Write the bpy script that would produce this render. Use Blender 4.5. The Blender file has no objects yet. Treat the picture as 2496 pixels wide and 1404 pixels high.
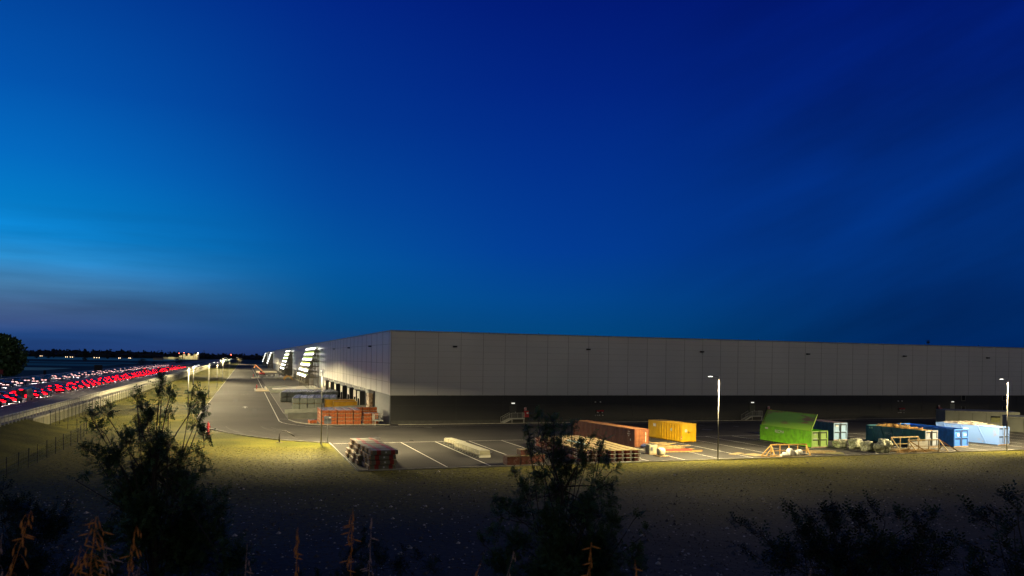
import bpy, bmesh, math, random
from mathutils import Vector, Matrix, Euler
rnd = random.Random(7)
SC = bpy.context.scene
COL = SC.collection
PI = math.pi
# ------------------------------------------------------------------ camera
YAW = math.atan(649/1881); ROLL = .016; CAMZ = 12.0
cam_data = bpy.data.cameras.new('camera')
cam = bpy.data.objects.new('camera', cam_data); COL.objects.link(cam); SC.camera = cam
cam_data.sensor_width = 36; cam_data.lens = 36*1881/2496
cam_data.shift_y = (877-702)/2496
cam_data.clip_start = .1; cam_data.clip_end = 60000
cam_data.dof.use_dof = True; cam_data.dof.focus_distance = 110; cam_data.dof.aperture_fstop = 5.0
cam.matrix_world = (Matrix.Translation((0, 0, CAMZ)) @ Matrix.Rotation(-YAW, 4, 'Z')
                    @ Matrix.Rotation(PI/2, 4, 'X') @ Matrix.Rotation(ROLL, 4, 'Z'))
FW = Vector((math.sin(YAW), math.cos(YAW), 0)); RT = Vector((math.cos(YAW), -math.sin(YAW), 0))
def CD(u, d, z=0):                # a ground point: u metres to the right of, d metres ahead of the viewpoint
    p = RT*u + FW*d; return (p.x, p.y, z)
SC.view_settings.view_transform = 'Standard'; SC.view_settings.look = 'None'
SC.view_settings.exposure = 0.0; SC.view_settings.gamma = 1.0
SC.cycles.use_light_tree = True
SC.cycles.sample_clamp_indirect = 4.0
# ------------------------------------------------------------------ sky
def lin(c):
    return tuple((x/255/12.92 if x/255 <= .04045 else ((x/255+.055)/1.055)**2.4) for x in c)
W = bpy.data.worlds.new('World'); SC.world = W; W.use_nodes = True
nt = W.node_tree; nt.nodes.clear(); N = nt.nodes.new; L = nt.links.new
def mth(op, a, b=None, c=None, clamp=False):
    n = N('ShaderNodeMath'); n.operation = op; n.use_clamp = clamp
    for i, v in enumerate((a, b, c)):
        if v is None: continue
        if isinstance(v, (int, float)): n.inputs[i].default_value = v
        else: L(v, n.inputs[i])
    return n.outputs[0]
tc = N('ShaderNodeTexCoord'); sep = N('ShaderNodeSeparateXYZ'); L(tc.outputs['Generated'], sep.inputs[0])
X_, Y_, Z_ = sep.outputs
fwd = mth('ADD', mth('MULTIPLY', X_, FW.x), mth('MULTIPLY', Y_, FW.y))
rgt = mth('ADD', mth('MULTIPLY', X_, RT.x), mth('MULTIPLY', Y_, RT.y))
hor = mth('SQRT', mth('ADD', mth('MULTIPLY', X_, X_), mth('ADD', mth('MULTIPLY', Y_, Y_), 1e-6)))
tel = mth('DIVIDE', Z_, hor)
az = mth('MULTIPLY', mth('ARCTAN2', rgt, fwd), 180/PI)
# thin streaks of cloud
cmb = N('ShaderNodeCombineXYZ')
L(mth('MULTIPLY', az, .045), cmb.inputs[0]); L(mth('MULTIPLY', tel, 26), cmb.inputs[1])
nz = N('ShaderNodeTexNoise'); nz.inputs['Scale'].default_value = 1.0; nz.inputs['Detail'].default_value = 5; L(cmb.outputs[0], nz.inputs['Vector'])
streak = mth('SUBTRACT', nz.outputs['Fac'], .5)
cmb2 = N('ShaderNodeCombineXYZ')
L(mth('MULTIPLY', az, .05), cmb2.inputs[0]); L(mth('SUBTRACT', mth('MULTIPLY', tel, 11), mth('MULTIPLY', az, .085)), cmb2.inputs[1])
nz2 = N('ShaderNodeTexNoise'); nz2.inputs['Scale'].default_value = 1.1; nz2.inputs['Detail'].default_value = 4; L(cmb2.outputs[0], nz2.inputs['Vector'])
streak2 = mth('SUBTRACT', nz2.outputs['Fac'], .5)
tew = mth('ADD', tel, mth('MULTIPLY', streak, .006))
def ramp(stops):
    r = N('ShaderNodeValToRGB'); cr = r.color_ramp
    while len(cr.elements) > 1: cr.elements.remove(cr.elements[-1])
    first = True
    for p, c in stops:
        p = min(1, p/.5)
        if first: e = cr.elements[0]; e.position = p; first = False
        else: e = cr.elements.new(p)
        e.color = (*lin(c), 1)
    L(mth('MULTIPLY', tew, 2.0, clamp=True), r.inputs[0]); return r.outputs[0]
A = ramp([(0, (28, 58, 112)), (.02, (32, 68, 124)), (.034, (58, 82, 130)), (.05, (70, 100, 144)), (.075, (68, 124, 170)), (.105, (38, 134, 196)), (.13, (10, 128, 200)), (.17, (0, 122, 200)), (.22, (0, 106, 192)), (.30, (0, 84, 174)), (.46, (0, 54, 142))])
B = ramp([(0, (38, 54, 102)), (.018, (34, 64, 112)), (.036, (12, 76, 128)), (.075, (0, 88, 148)), (.12, (0, 90, 162)), (.20, (0, 74, 158)), (.30, (0, 56, 145)), (.46, (0, 38, 134))])
Cc = ramp([(0, (0, 66, 112)), (.03, (0, 70, 124)), (.08, (0, 70, 142)), (.14, (0, 60, 148)), (.25, (0, 48, 140)), (.35, (0, 36, 130)), (.46, (0, 26, 118))])
D = ramp([(0, (0, 34, 86)), (.05, (0, 38, 94)), (.13, (0, 44, 112)), (.22, (0, 42, 118)), (.33, (0, 31, 113)), (.46, (0, 20, 104))])
def mix(f, a, b, mode='MIX'):
    m = N('ShaderNodeMix'); m.data_type = 'RGBA'; m.blend_type = mode
    for s, v in ((0, f), (6, a), (7, b)):
        if isinstance(v, (int, float)): m.inputs[s].default_value = v
        elif isinstance(v, tuple): m.inputs[s].default_value = (*v, 1)
        else: L(v, m.inputs[s])
    return m.outputs[2]
def mr(v, a, b):
    m = N('ShaderNodeMapRange'); m.interpolation_type = 'SMOOTHSTEP'; m.inputs[1].default_value = a; m.inputs[2].default_value = b; L(v, m.inputs[0]); return m.outputs[0]
s = mix(mr(az, -36, -11), A, B); s = mix(mr(az, -21, 5), s, Cc); s = mix(mr(az, 0, 31), s, D)
strk = mth('ADD', 1.0, mth('ADD', mth('MULTIPLY', streak, mth('MULTIPLY', mth('MULTIPLY', mr(az, -12, -30), mr(tel, .19, .11)), 1.6)), mth('MULTIPLY', streak2, mth('MULTIPLY', mr(az, 5, 28), 1.15))))
cb = N('ShaderNodeCombineXYZ'); [L(strk, cb.inputs[i]) for i in range(3)]
s = mix(1.0, s, cb.outputs[0], 'MULTIPLY')
top = mr(tel, .5, 1.4); s = mix(top, s, (.003, .016, .075))
# the sky behind the viewpoint carries the town's warm glow
E_ = mix(mr(tel, .0, .9), (.205, .197, .192), (.032, .034, .046)); E_ = mix(mr(tel, .9, 3.0), E_, (.004, .016, .07))
s = mix(mr(fwd, .25, -.55), s, E_)
sky = N('ShaderNodeTexSky'); sky.sky_type = 'NISHITA'; sky.sun_disc = False
sky.sun_elevation = math.radians(-3); sky.sun_rotation = math.radians(-62)
s = mix(.008, s, sky.outputs[0], 'ADD')
low = mr(tel, -.004, 0.0); s = mix(low, (.006, .008, .012), s)
bg = N('ShaderNodeBackground'); bg.inputs['Strength'].default_value = 1.0; L(s, bg.inputs[0])
wo = N('ShaderNodeOutputWorld'); L(bg.outputs[0], wo.inputs[0])

# ------------------------------------------------------------------ materials
MATS = {}
def M(name, col, rough=.7, metal=0.0, col2=None, scale=2.0, lo=.35, hi=.65, bump=0.0, bscale=None, emit=None, es=0, det=6, stretch=None, spec=.5, trans=0):
    if name in MATS: return MATS[name]
    m = bpy.data.materials.new(name); m.use_nodes = True; t = m.node_tree; b = t.nodes['Principled BSDF']
    b.inputs['Roughness'].default_value = rough; b.inputs['Metallic'].default_value = metal
    b.inputs['Specular IOR Level'].default_value = spec
    if trans: b.inputs['Transmission Weight'].default_value = trans
    if emit: b.inputs['Emission Color'].default_value = (*emit, 1); b.inputs['Emission Strength'].default_value = es
    if col2 is None: col2 = tuple(c*.72 for c in col)
    tx = t.nodes.new('ShaderNodeTexCoord'); mp = t.nodes.new('ShaderNodeMapping')
    t.links.new(tx.outputs['Object'], mp.inputs[0])
    if stretch: mp.inputs['Scale'].default_value = stretch
    n = t.nodes.new('ShaderNodeTexNoise'); n.inputs['Scale'].default_value = scale; n.inputs['Detail'].default_value = det
    t.links.new(mp.outputs[0], n.inputs['Vector'])
    r = t.nodes.new('ShaderNodeValToRGB'); r.color_ramp.elements[0].position = lo; r.color_ramp.elements[1].position = hi
    r.color_ramp.elements[0].color = (*col2, 1); r.color_ramp.elements[1].color = (*col, 1)
    t.links.new(n.outputs['Fac'], r.inputs[0]); t.links.new(r.outputs[0], b.inputs['Base Color'])
    if bump:
        n2 = t.nodes.new('ShaderNodeTexNoise'); n2.inputs['Scale'].default_value = bscale or scale*4; n2.inputs['Detail'].default_value = 4
        t.links.new(mp.outputs[0], n2.inputs['Vector'])
        bp = t.nodes.new('ShaderNodeBump'); bp.inputs['Strength'].default_value = min(1, bump); bp.inputs['Distance'].default_value = .05*max(1, bump)
        t.links.new(n2.outputs['Fac'], bp.inputs['Height']); t.links.new(bp.outputs[0], b.inputs['Normal'])
    m['_ramp'] = r.name; MATS[name] = m; return m
def ground_mat(name, c1, c2, c3, s1, s2, speck=0.0, speckc=(.45, .42, .36), bump=.6):
    """two tones in patches, fine grain, scattered pale stones"""
    m = bpy.data.materials.new(name); m.use_nodes = True; t = m.node_tree; b = t.nodes['Principled BSDF']
    b.inputs['Roughness'].default_value = .95; b.inputs['Specular IOR Level'].default_value = .15
    nn = t.nodes.new; ll = t.links.new
    tx = nn('ShaderNodeTexCoord')
    def noise(sc, det=5):
        n = nn('ShaderNodeTexNoise'); n.inputs['Scale'].default_value = sc; n.inputs['Detail'].default_value = det; ll(tx.outputs['Object'], n.inputs['Vector']); return n.outputs['Fac']
    def rmp(f, a, bb, ca, cb_):
        r = nn('ShaderNodeValToRGB'); r.color_ramp.elements[0].position = a; r.color_ramp.elements[1].position = bb
        r.color_ramp.elements[0].color = (*ca, 1); r.color_ramp.elements[1].color = (*cb_, 1); ll(f, r.inputs[0]); return r.outputs[0]
    big = rmp(noise(s1), .38, .62, c1, c2)
    fine = rmp(noise(s2, 8), .3, .7, tuple(v*.45 for v in c3), tuple(v*1.5 for v in c3))
    mx = nn('ShaderNodeMix'); mx.data_type = 'RGBA'; mx.inputs[0].default_value = .45; ll(big, mx.inputs[6]); ll(fine, mx.inputs[7])
    out = mx.outputs[2]
    if speck:
        v = nn('ShaderNodeTexVoronoi'); v.inputs['Scale'].default_value = 1.7; ll(tx.outputs['Object'], v.inputs['Vector'])
        lt = nn('ShaderNodeMath'); lt.operation = 'LESS_THAN'; lt.inputs[1].default_value = speck; ll(v.outputs['Distance'], lt.inputs[0])
        g = nn('ShaderNodeMath'); g.operation = 'GREATER_THAN'; g.inputs[1].default_value = .55; ll(noise(.35, 2), g.inputs[0])
        mu = nn('ShaderNodeMath'); mu.operation = 'MULTIPLY'; ll(lt.outputs[0], mu.inputs[0]); ll(g.outputs[0], mu.inputs[1])
        m2 = nn('ShaderNodeMix'); m2.data_type = 'RGBA'; ll(mu.outputs[0], m2.inputs[0]); ll(out, m2.inputs[6]); m2.inputs[7].default_value = (*speckc, 1)
        out = m2.outputs[2]
    ll(out, b.inputs['Base Color'])
    bp = nn('ShaderNodeBump'); bp.inputs['Strength'].default_value = bump; bp.inputs['Distance'].default_value = .12
    ll(noise(s2*.6, 8), bp.inputs['Height']); ll(bp.outputs[0], b.inputs['Normal'])
    return m
def foreground_mat():
    """bare harrowed soil that turns to sown grass towards the car park"""
    m = ground_mat('soil_and_grass', (.030, .036, .040), (.060, .062, .060), (.048, .050, .050), .12, 3.5, .15)
    t = m.node_tree; nn = t.nodes.new; ll = t.links.new; b = t.nodes['Principled BSDF']
    src = b.inputs['Base Color'].links[0].from_socket
    tx = nn('ShaderNodeTexCoord'); sp = nn('ShaderNodeSeparateXYZ'); ll(tx.outputs['Object'], sp.inputs[0])
    n = nn('ShaderNodeTexNoise'); n.inputs['Scale'].default_value = .09; n.inputs['Detail'].default_value = 6; ll(tx.outputs['Object'], n.inputs['Vector'])
    n3 = nn('ShaderNodeTexNoise'); n3.inputs['Scale'].default_value = 2.2; n3.inputs['Detail'].default_value = 8; ll(tx.outputs['Object'], n3.inputs['Vector'])
    a = nn('ShaderNodeMath'); a.operation = 'MULTIPLY_ADD'; a.inputs[1].default_value = 34; ll(n.outputs['Fac'], a.inputs[0]); ll(sp.outputs[1], a.inputs[2])
    a2 = nn('ShaderNodeMath'); a2.operation = 'MULTIPLY_ADD'; a2.inputs[1].default_value = 22; ll(n3.outputs['Fac'], a2.inputs[0]); ll(a.outputs[0], a2.inputs[2])
    mp = nn('ShaderNodeMapRange'); mp.inputs[1].default_value = 78; mp.inputs[2].default_value = 112; mp.inputs[4].default_value = .9; ll(a2.outputs[0], mp.inputs[0])
    g = nn('ShaderNodeValToRGB'); g.color_ramp.elements[0].position = .3; g.color_ramp.elements[1].position = .7
    g.color_ramp.elements[0].color = (.040, .036, .004, 1); g.color_ramp.elements[1].color = (.185, .165, .016, 1); ll(n3.outputs['Fac'], g.inputs[0])
    mx = nn('ShaderNodeMix'); mx.data_type = 'RGBA'; ll(mp.outputs[0], mx.inputs[0]); ll(src, mx.inputs[6]); ll(g.outputs[0], mx.inputs[7])
    ll(mx.outputs[2], b.inputs['Base Color']); return m
asphalt = ground_mat('asphalt', (.050, .048, .046), (.084, .080, .074), (.066, .063, .058), .09, 9, bump=.25)
asphalt.node_tree.nodes['Principled BSDF'].inputs['Roughness'].default_value = .9
asphalt.node_tree.nodes['Principled BSDF'].inputs['Specular IOR Level'].default_value = .08
concrete_yard = ground_mat('yard_concrete', (.13, .128, .115), (.17, .165, .145), (.15, .145, .13), .15, 5, bump=.2)
motorway_mat = ground_mat('motorway_asphalt', (.17, .165, .17), (.23, .22, .22), (.20, .195, .20), .05, 8, bump=.2)
grass_mat = ground_mat('verge_grass', (.050, .056, .008), (.17, .155, .020), (.11, .105, .015), .16, 5, bump=1.0)
soil_mat = foreground_mat()
paint = M('road_paint', (.72, .70, .62), .6, col2=(.45, .43, .38), scale=3, lo=.25, hi=.5)
kerb_mat = M('kerb_concrete', (.40, .38, .32), .8, col2=(.28, .26, .22), scale=1.5, bump=.3)
conc = M('concrete', (.30, .29, .25), .85, col2=(.20, .195, .165), scale=.7, bump=.3, bscale=6)
galv = M('galvanised_steel', (.42, .43, .42), .4, .7, scale=6)
galv_d = M('matt_galvanised_steel', (.46, .46, .42), .6, .2, scale=6)
dsteel = M('dark_steel', (.07, .055, .035), .6, .1, scale=4)
black = M('black_rubber', (.012, .012, .013), .7)
rail_grey = M('guard_rail_steel', (.55, .54, .46), .55, .1, scale=3)
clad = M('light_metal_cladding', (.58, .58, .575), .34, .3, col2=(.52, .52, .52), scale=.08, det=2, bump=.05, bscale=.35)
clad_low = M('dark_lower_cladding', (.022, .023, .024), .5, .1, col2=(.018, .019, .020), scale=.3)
joint_m = M('panel_joint', (.27, .27, .27), .6); hjoint_m = M('panel_joint_fine', (.42, .42, .415), .5)
timber = M('raw_timber', (.46, .28, .08), .7, col2=(.26, .15, .04), scale=3, stretch=(1, 8, 1))
timber_p = M('pale_timber', (.46, .35, .17), .75, col2=(.28, .20, .09), scale=4)
white_p = M('white_plastic', (.72, .71, .66), .45, col2=(.6, .58, .52), scale=4)
red_p = M('red_paint', (.42, .015, .02), .45)
lampglass = M('lamp_lens', (.9, .9, .9), .3, emit=(1, .95, .82), es=12)
leaf_m = M('leaf_green', (.085, .150, .050), .6, col2=(.040, .085, .028), scale=1.2, spec=.25)
leaf_b = M('bush_leaf_green', (.030, .058, .028), .6, col2=(.012, .028, .012), scale=3, spec=.25)
bark = M('bark', (.06, .048, .035), .9, bump=.6, scale=8)

# ------------------------------------------------------------------ mesh helpers
class MB:
    def __init__(s): s.v = []; s.f = []
    def add(s, vs, fs):
        n = len(s.v); s.v += [tuple(v) for v in vs]; s.f += [tuple(n+i for i in f) for f in fs]; return s
    def box(s, x0, x1, y0, y1, z0, z1):
        return s.add([(x0, y0, z0), (x1, y0, z0), (x1, y1, z0), (x0, y1, z0), (x0, y0, z1), (x1, y0, z1), (x1, y1, z1), (x0, y1, z1)],
                     [(0, 3, 2, 1), (4, 5, 6, 7), (0, 1, 5, 4), (1, 2, 6, 5), (2, 3, 7, 6), (3, 0, 4, 7)])
    def bar(s, p, q, w, h=None):                 # rectangular bar from p to q
        p = Vector(p); q = Vector(q); h = h or w; d = (q-p)
        if d.length < 1e-6: return s
        d.normalize(); up = Vector((0, 0, 1)) if abs(d.z) < .95 else Vector((0, 1, 0))
        a = d.cross(up).normalized()*w/2; b = a.cross(d).normalized()*h/2
        return s.add([p-a-b, p+a-b, p+a+b, p-a+b, q-a-b, q+a-b, q+a+b, q-a+b],
                     [(0, 1, 2, 3), (4, 7, 6, 5), (0, 4, 5, 1), (1, 5, 6, 2), (2, 6, 7, 3), (3, 7, 4, 0)])
    def tube(s, pts, rs, n=8, caps=True):
        pts = [Vector(p) for p in pts]
        if not hasattr(rs, '__len__'): rs = [rs]*len(pts)
        rings = []
        for i, p in enumerate(pts):
            d = (pts[min(i+1, len(pts)-1)]-pts[max(i-1, 0)]).normalized()
            up = Vector((0, 0, 1)) if abs(d.z) < .9 else Vector((1, 0, 0))
            a = d.cross(up).normalized(); b = a.cross(d).normalized()
            rings.append([p+(a*math.cos(2*PI*k/n)+b*math.sin(2*PI*k/n))*rs[i] for k in range(n)])
        n0 = len(s.v); s.v += [tuple(v) for r in rings for v in r]
        for i in range(len(pts)-1):
            for k in range(n):
                s.f.append((n0+i*n+k, n0+(i+1)*n+k, n0+(i+1)*n+(k+1) % n, n0+i*n+(k+1) % n))
        if caps:
            s.f.append(tuple(n0+k for k in range(n))); s.f.append(tuple(n0+(len(pts)-1)*n+k for k in reversed(range(n))))
        return s
    def prism(s, poly, z0, z1):                  # poly CCW in xy
        n = len(poly)
        vs = [(x, y, z0) for x, y in poly]+[(x, y, z1) for x, y in poly]
        fs = [tuple(reversed(range(n))), tuple(range(n, 2*n))]+[(i, (i+1) % n, n+(i+1) % n, n+i) for i in range(n)]
        return s.add(vs, fs)
    def blob(s, c, r, seed=0, nu=10, nv=7, amp=.2, sq=1.0):
        q = random.Random(seed); c = Vector(c); vs = [c+Vector((0, 0, r[2]))]
        ph = [q.uniform(0, 6) for _ in range(6)]
        for i in range(1, nv):
            t = PI*i/nv
            for k in range(nu):
                a = 2*PI*k/nu; w = 1+amp*(math.sin(3*a+ph[0]+2*t)*.5+math.sin(5*a+ph[1])*.3+math.sin(4*t+ph[2]+a)*.5+q.uniform(-.35, .35))
                ex = lambda v: math.copysign(abs(v)**sq, v)
                vs.append(c+Vector((r[0]*ex(math.sin(t)*math.cos(a))*w, r[1]*ex(math.sin(t)*math.sin(a))*w, r[2]*ex(math.cos(t))*(1+(w-1)*.5))))
        vs.append(c-Vector((0, 0, r[2]))); fs = []
        for k in range(nu): fs.append((0, 1+k, 1+(k+1) % nu))
        for i in range(nv-2):
            for k in range(nu):
                a = 1+i*nu+k; b = 1+i*nu+(k+1) % nu; fs.append((a, a+nu, b+nu, b))
        e = len(vs)-1
        for k in range(nu): fs.append((e, 1+(nv-2)*nu+(k+1) % nu, 1+(nv-2)*nu+k))
        return s.add(vs, fs)
    def mesh(s, name, mat, smooth=False):
        me = bpy.data.meshes.new(name); me.from_pydata(s.v, [], s.f); me.update()
        if mat: me.materials.append(mat)
        if smooth:
            for p in me.polygons: p.use_smooth = True
        return me
    def build(s, name, mat, parent=None, smooth=False, bevel=0):
        o = bpy.data.objects.new(name, s.mesh(name, mat, smooth)); COL.objects.link(o)
        if parent is not None: o.parent = parent
        if bevel:
            b = o.modifiers.new('bevel', 'BEVEL'); b.width = bevel; b.segments = 2; b.limit_method = 'ANGLE'
        return o
KIDS = {}
def tag(o, label, cat, group=None):
    o['label'] = label; o['category'] = cat
    if group: o['group'] = group
    return o
def thing(name, label, cat, loc=(0, 0, 0), rz=0, group=None):
    o = bpy.data.objects.new(name, None); COL.objects.link(o); o.empty_display_size = .3
    o.location = loc; o.rotation_euler = (0, 0, rz); return tag(o, label, cat, group)
def struct(o, kind='structure'): o['kind'] = kind; return o
def tree_of(o): return [c for c in o.children]
def dup(o, loc=None, rz=None, label=None, parent=None, sc=None):
    c = o.copy(); COL.objects.link(c)
    if parent is not None: c.parent = parent
    if loc is not None: c.location = loc
    if rz is not None: c.rotation_euler = (0, 0, rz)
    if sc is not None: c.scale = sc
    if label: c['label'] = label
    for ch in KIDS.get(o.name, None) or list(o.children): dup(ch, parent=c)
    return c
def text(name, body, size, mat, parent, loc, rot, ext=.004):
    cu = bpy.data.curves.new(name, 'FONT'); cu.body = body; cu.size = size; cu.extrude = ext; cu.align_x = 'CENTER'; cu.align_y = 'CENTER'
    tmp = bpy.data.objects.new(name+'_curve', cu); COL.objects.link(tmp)
    dg = bpy.context.evaluated_depsgraph_get(); me = bpy.data.meshes.new_from_object(tmp.evaluated_get(dg))
    bpy.data.objects.remove(tmp); bpy.data.curves.remove(cu)
    me.materials.clear(); me.materials.append(mat)
    o = bpy.data.objects.new(name, me); COL.objects.link(o); o.parent = parent; o.location = loc; o.rotation_euler = rot; return o

# ================================================================== GROUND
def sheet(name, polys, z, mat, kind='structure'):
    b = MB()
    for poly in polys: b.add([(x, y, z) for x, y in poly], [tuple(range(len(poly)))])
    return struct(b.build(name, mat), kind)
# one ground sheet, out to the horizon, with the bank the photographer stands on
def gz(d):
    if d < 4.5: return 10.3
    if d < 25: t = (d-4.5)/20.5; return 10.3*(1-t)**1.15-.03
    return -.03
us = [-30000, -8000, -2000, -600, -200, -120, -60, -40, -28, -20, -14, -10, -7, -5, -3, -1.5, 0, 1.5, 3, 5, 7, 10, 14, 20, 28, 40, 60, 100, 200, 500, 1500, 6000, 30000]
ds = [-60, -20, -5, 0, 1, 2, 3, 4.5, 6, 8, 10, 12, 14, 16, 18, 20, 22, 23.5, 25, 30, 40, 55, 80, 120, 200, 400, 900, 2000, 5000, 14000, 40000]
b = MB(); vs = []
for d in ds:
    for u in us:
        z = gz(d)
        if 1 < d < 24 and abs(u) < 60: z += .12*math.sin(u*1.3+d)+.08*math.sin(u*2.9-d*1.7)
        vs.append(CD(u, d, z-(0.6 if d > 3000 else 0)))
nu = len(us)
b.add(vs, [(j*nu+i, j*nu+i+1, (j+1)*nu+i+1, (j+1)*nu+i) for j in range(len(ds)-1) for i in range(nu-1)])
struct(b.build('ground', soil_mat))
# grassed verge between access road and motorway, and rough grass left of the fence
sheet('verge', [[(-31, 136), (-31, 1400), (-8.6, 1400), (-8.6, 157), (-7.2, 145.4), (-5.4, 133.9), (-2.1, 125.8), (1.4, 119.5), (4.8, 114.8), (11, 110), (11, 104), (-2, 108), (-12, 116), (-21, 128), (-24, 136)],
                [(-60, 60), (-31, 136), (-24, 136), (-21.6, 128), (-21.2, 60)]], -.018, grass_mat)
sheet('far_grass', [[(-84, 60), (-300, 60), (-300, 1400), (-84, 1400)], [(-8, 1130), (-31, 1130), (-400, 2600), (300, 2600), (230, 1060), (24, 1060)]], -.02,
      ground_mat('dusk_meadow', (.03, .05, .035), (.05, .075, .05), (.04, .06, .04), .03, 1, bump=.3))
# strips of field beyond the motorway
fc = {'teal': (.12, .52, .42), 'green': (.30, .58, .36), 'dark': (.012, .03, .03), 'mid': (.06, .26, .22)}
for i, (d0, d1, c) in enumerate([(430, 508, 'dark'), (510, 606, 'green'), (610, 700, 'dark'), (704, 850, 'mid'), (855, 905, 'dark'), (918, 1020, 'mid'), (1025, 1350, 'dark'), (1360, 1800, 'teal'), (1810, 2120, 'mid')]):
    q = []
    for d in (d0, d1):
        ue = (-128-d*math.sin(YAW))/math.cos(YAW)
        q.append((CD(ue-1700, d)[:2], CD(ue, d)[:2]))
    mcol = fc[c]
    sheet('field', [[q[0][0], q[0][1], q[1][1], q[1][0]]], .01+.004*i, ground_mat('crop_'+c+str(i), mcol, tuple(v*1.3 for v in mcol), mcol, .02, .3, bump=.1))
# ------------------------------------------------------------------ access road, car park, yard
curve = [(11.2, 109.4), (7.9, 112), (4.8, 114.8), (1.4, 119.5), (-2.1, 125.8), (-5.4, 133.9), (-7.4, 145.4), (-8.5, 156.7), (-8.6, 175)]
road_poly = [(11.2, 109.4), (230, 109.4), (230, 139.3), (24.7, 139.3), (24.7, 137.5), (12.5, 139.1), (10.6, 141.1), (8.7, 145.8), (7.8, 151.7), (7.7, 160), (7.7, 1130), (-8.6, 1130)]+curve[::-1][:-1]
sheet('road', [road_poly], 0.0, asphalt)
sheet('car_park', [[(11.4, 82.2), (230, 82.2), (230, 109.4), (11.2, 109.4)]], 0.0, asphalt)
sheet('yard', [[(24.7, 137.5), (24.7, 1060), (7.7, 1130), (7.7, 160), (7.8, 151.7), (8.7, 145.8), (10.6, 141.1), (12.5, 139.1)]], 0.0, concrete_yard)
def strip(pts, w):
    pts = [Vector((x, y, 0)) for x, y in pts]; Lf = []; Rt = []
    for i, p in enumerate(pts):
        d = (pts[min(i+1, len(pts)-1)]-pts[max(i-1, 0)]).normalized(); n = Vector((-d.y, d.x, 0))*w/2
        Lf.append(p+n); Rt.append(p-n)
    return Lf, Rt
def line(b, pts, w, z):
    a, c = strip(pts, w); n = len(pts)
    b.add([(p.x, p.y, z) for p in a]+[(p.x, p.y, z) for p in c], [(n+i, n+i+1, i+1, i) for i in range(n-1)])
mk = MB()
line(mk, [(6, 1100), (6, 253), (6, 148.5), (6.4, 145), (7.1, 142.5), (8.4, 139.6), (10.3, 137), (13.5, 135.1), (19, 134.2), (26, 134), (230, 134)], .16, .009)
line(mk, [(11.6, 108.9), (210, 108.9)], .16, .009)
for k in range(38):
    x = 21.3+5.02*k+rnd.uniform(-.05, .05)
    line(mk, [(x-.25, 108.8), (x, 82.7)], .13, .009)
line(mk, [(6.1, 153.2), (7.6, 153.2)], .12, .009)
struct(mk.build('road_marking', paint))
ar = MB()      # direction arrow on the access road, worn
ar.add([(-.1, 186, .009), (.15, 186, .009), (.15, 190, .009), (-.1, 190, .009), (-.7, 189.4, .009), (.75, 189.4, .009), (.02, 192.4, .009)], [(0, 1, 2, 3), (4, 5, 6)])
struct(ar.build('road_arrow', paint))
def kerb(name, pts, w=.16, h=.12):
    b = MB(); a, c = strip(pts, w); n = len(pts)
    vs = [(p.x, p.y, .0) for p in a]+[(p.x, p.y, h) for p in a]+[(p.x, p.y, h) for p in c]+[(p.x, p.y, .0) for p in c]
    fs = []
    for i in range(n-1):
        for r in range(3): fs.append((r*n+i, (r+1)*n+i, (r+1)*n+i+1, r*n+i+1))
    b.add(vs, [f[::-1] for f in fs]); return struct(b.build(name, kerb_mat))
kerb('kerb', [(230, 82.12), (11.35, 82.12), (11.15, 109.5)]+curve[1:]+[(-8.7, 1120)])
kerb('kerb', [(24.5, 137.4), (12.5, 139.1), (10.6, 141.1), (8.7, 145.8), (7.8, 151.7)], .14, .1)
kerb('kerb', [(230, 137.3), (26, 137.3)], .14, .1)
kerb('kerb', [(7.7, 168), (7.7, 262)], .14, .02)
# paving strip between kerb and building front
sheet('pavement', [[(26, 137.3), (230, 137.3), (230, 139.4), (24.7, 139.4), (24.7, 137.6)]], .05, asphalt)
# oil stains and repairs break up the asphalt
st_m = M('tar_stain', (.030, .030, .031), .45, scale=2)
for i in range(26):
    x = rnd.uniform(14, 125); y = rnd.uniform(84, 107) if rnd.random() < .6 else rnd.uniform(111, 132); r = rnd.uniform(.3, 1.1)
    b = MB(); n = 11; b.add([(x+r*rnd.uniform(.6, 1.2)*math.cos(k*2*PI/n), y+r*rnd.uniform(.8, 1.6)*math.sin(k*2*PI/n), .004) for k in range(n)], [tuple(range(n))])
    struct(b.build('oil_stain', st_m))
pm_ = M('asphalt_repair', (.030, .029, .029), .9, scale=3)
for x, y, w, l in [(18, 121, 5, 1.1), (33, 126, 1.2, 7), (52, 119, 9, 1.0), (75, 124, 1.1, 6), (96, 117, 7, 1.2), (33.5, 96, 2.4, 1.6), (72, 106, 3, 1.2), (86, 112, 12, .9), (1.5, 170, 1.0, 14), (-3, 210, 1.2, 18), (2.5, 140, 3, 1.1)]:
    struct(MB().add([(x, y, .0035), (x+w, y+.1, .0035), (x+w-.1, y+l, .0035), (x+.1, y+l-.1, .0035)], [(0, 1, 2, 3)]).build('asphalt_patch', pm_))
for x, y in [(23, 111), (45, 111), (67, 111), (89, 111), (5.4, 165), (5.4, 190), (30, 132.6), (60, 132.6), (90, 132.6)]:
    g = thing('drain_grate', 'iron drain grate set in the asphalt', 'drain', (x, y, .004), 0, 'drain grates in the asphalt')
    MB().box(-.4, .4, -.4, .4, 0, .012).build('frame', dsteel, g); gb = MB()
    for k in range(5): gb.box(-.33, .33, -.3+k*.14, -.24+k*.14, .0125, .02)
    gb.build('grate', black, g)
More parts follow.
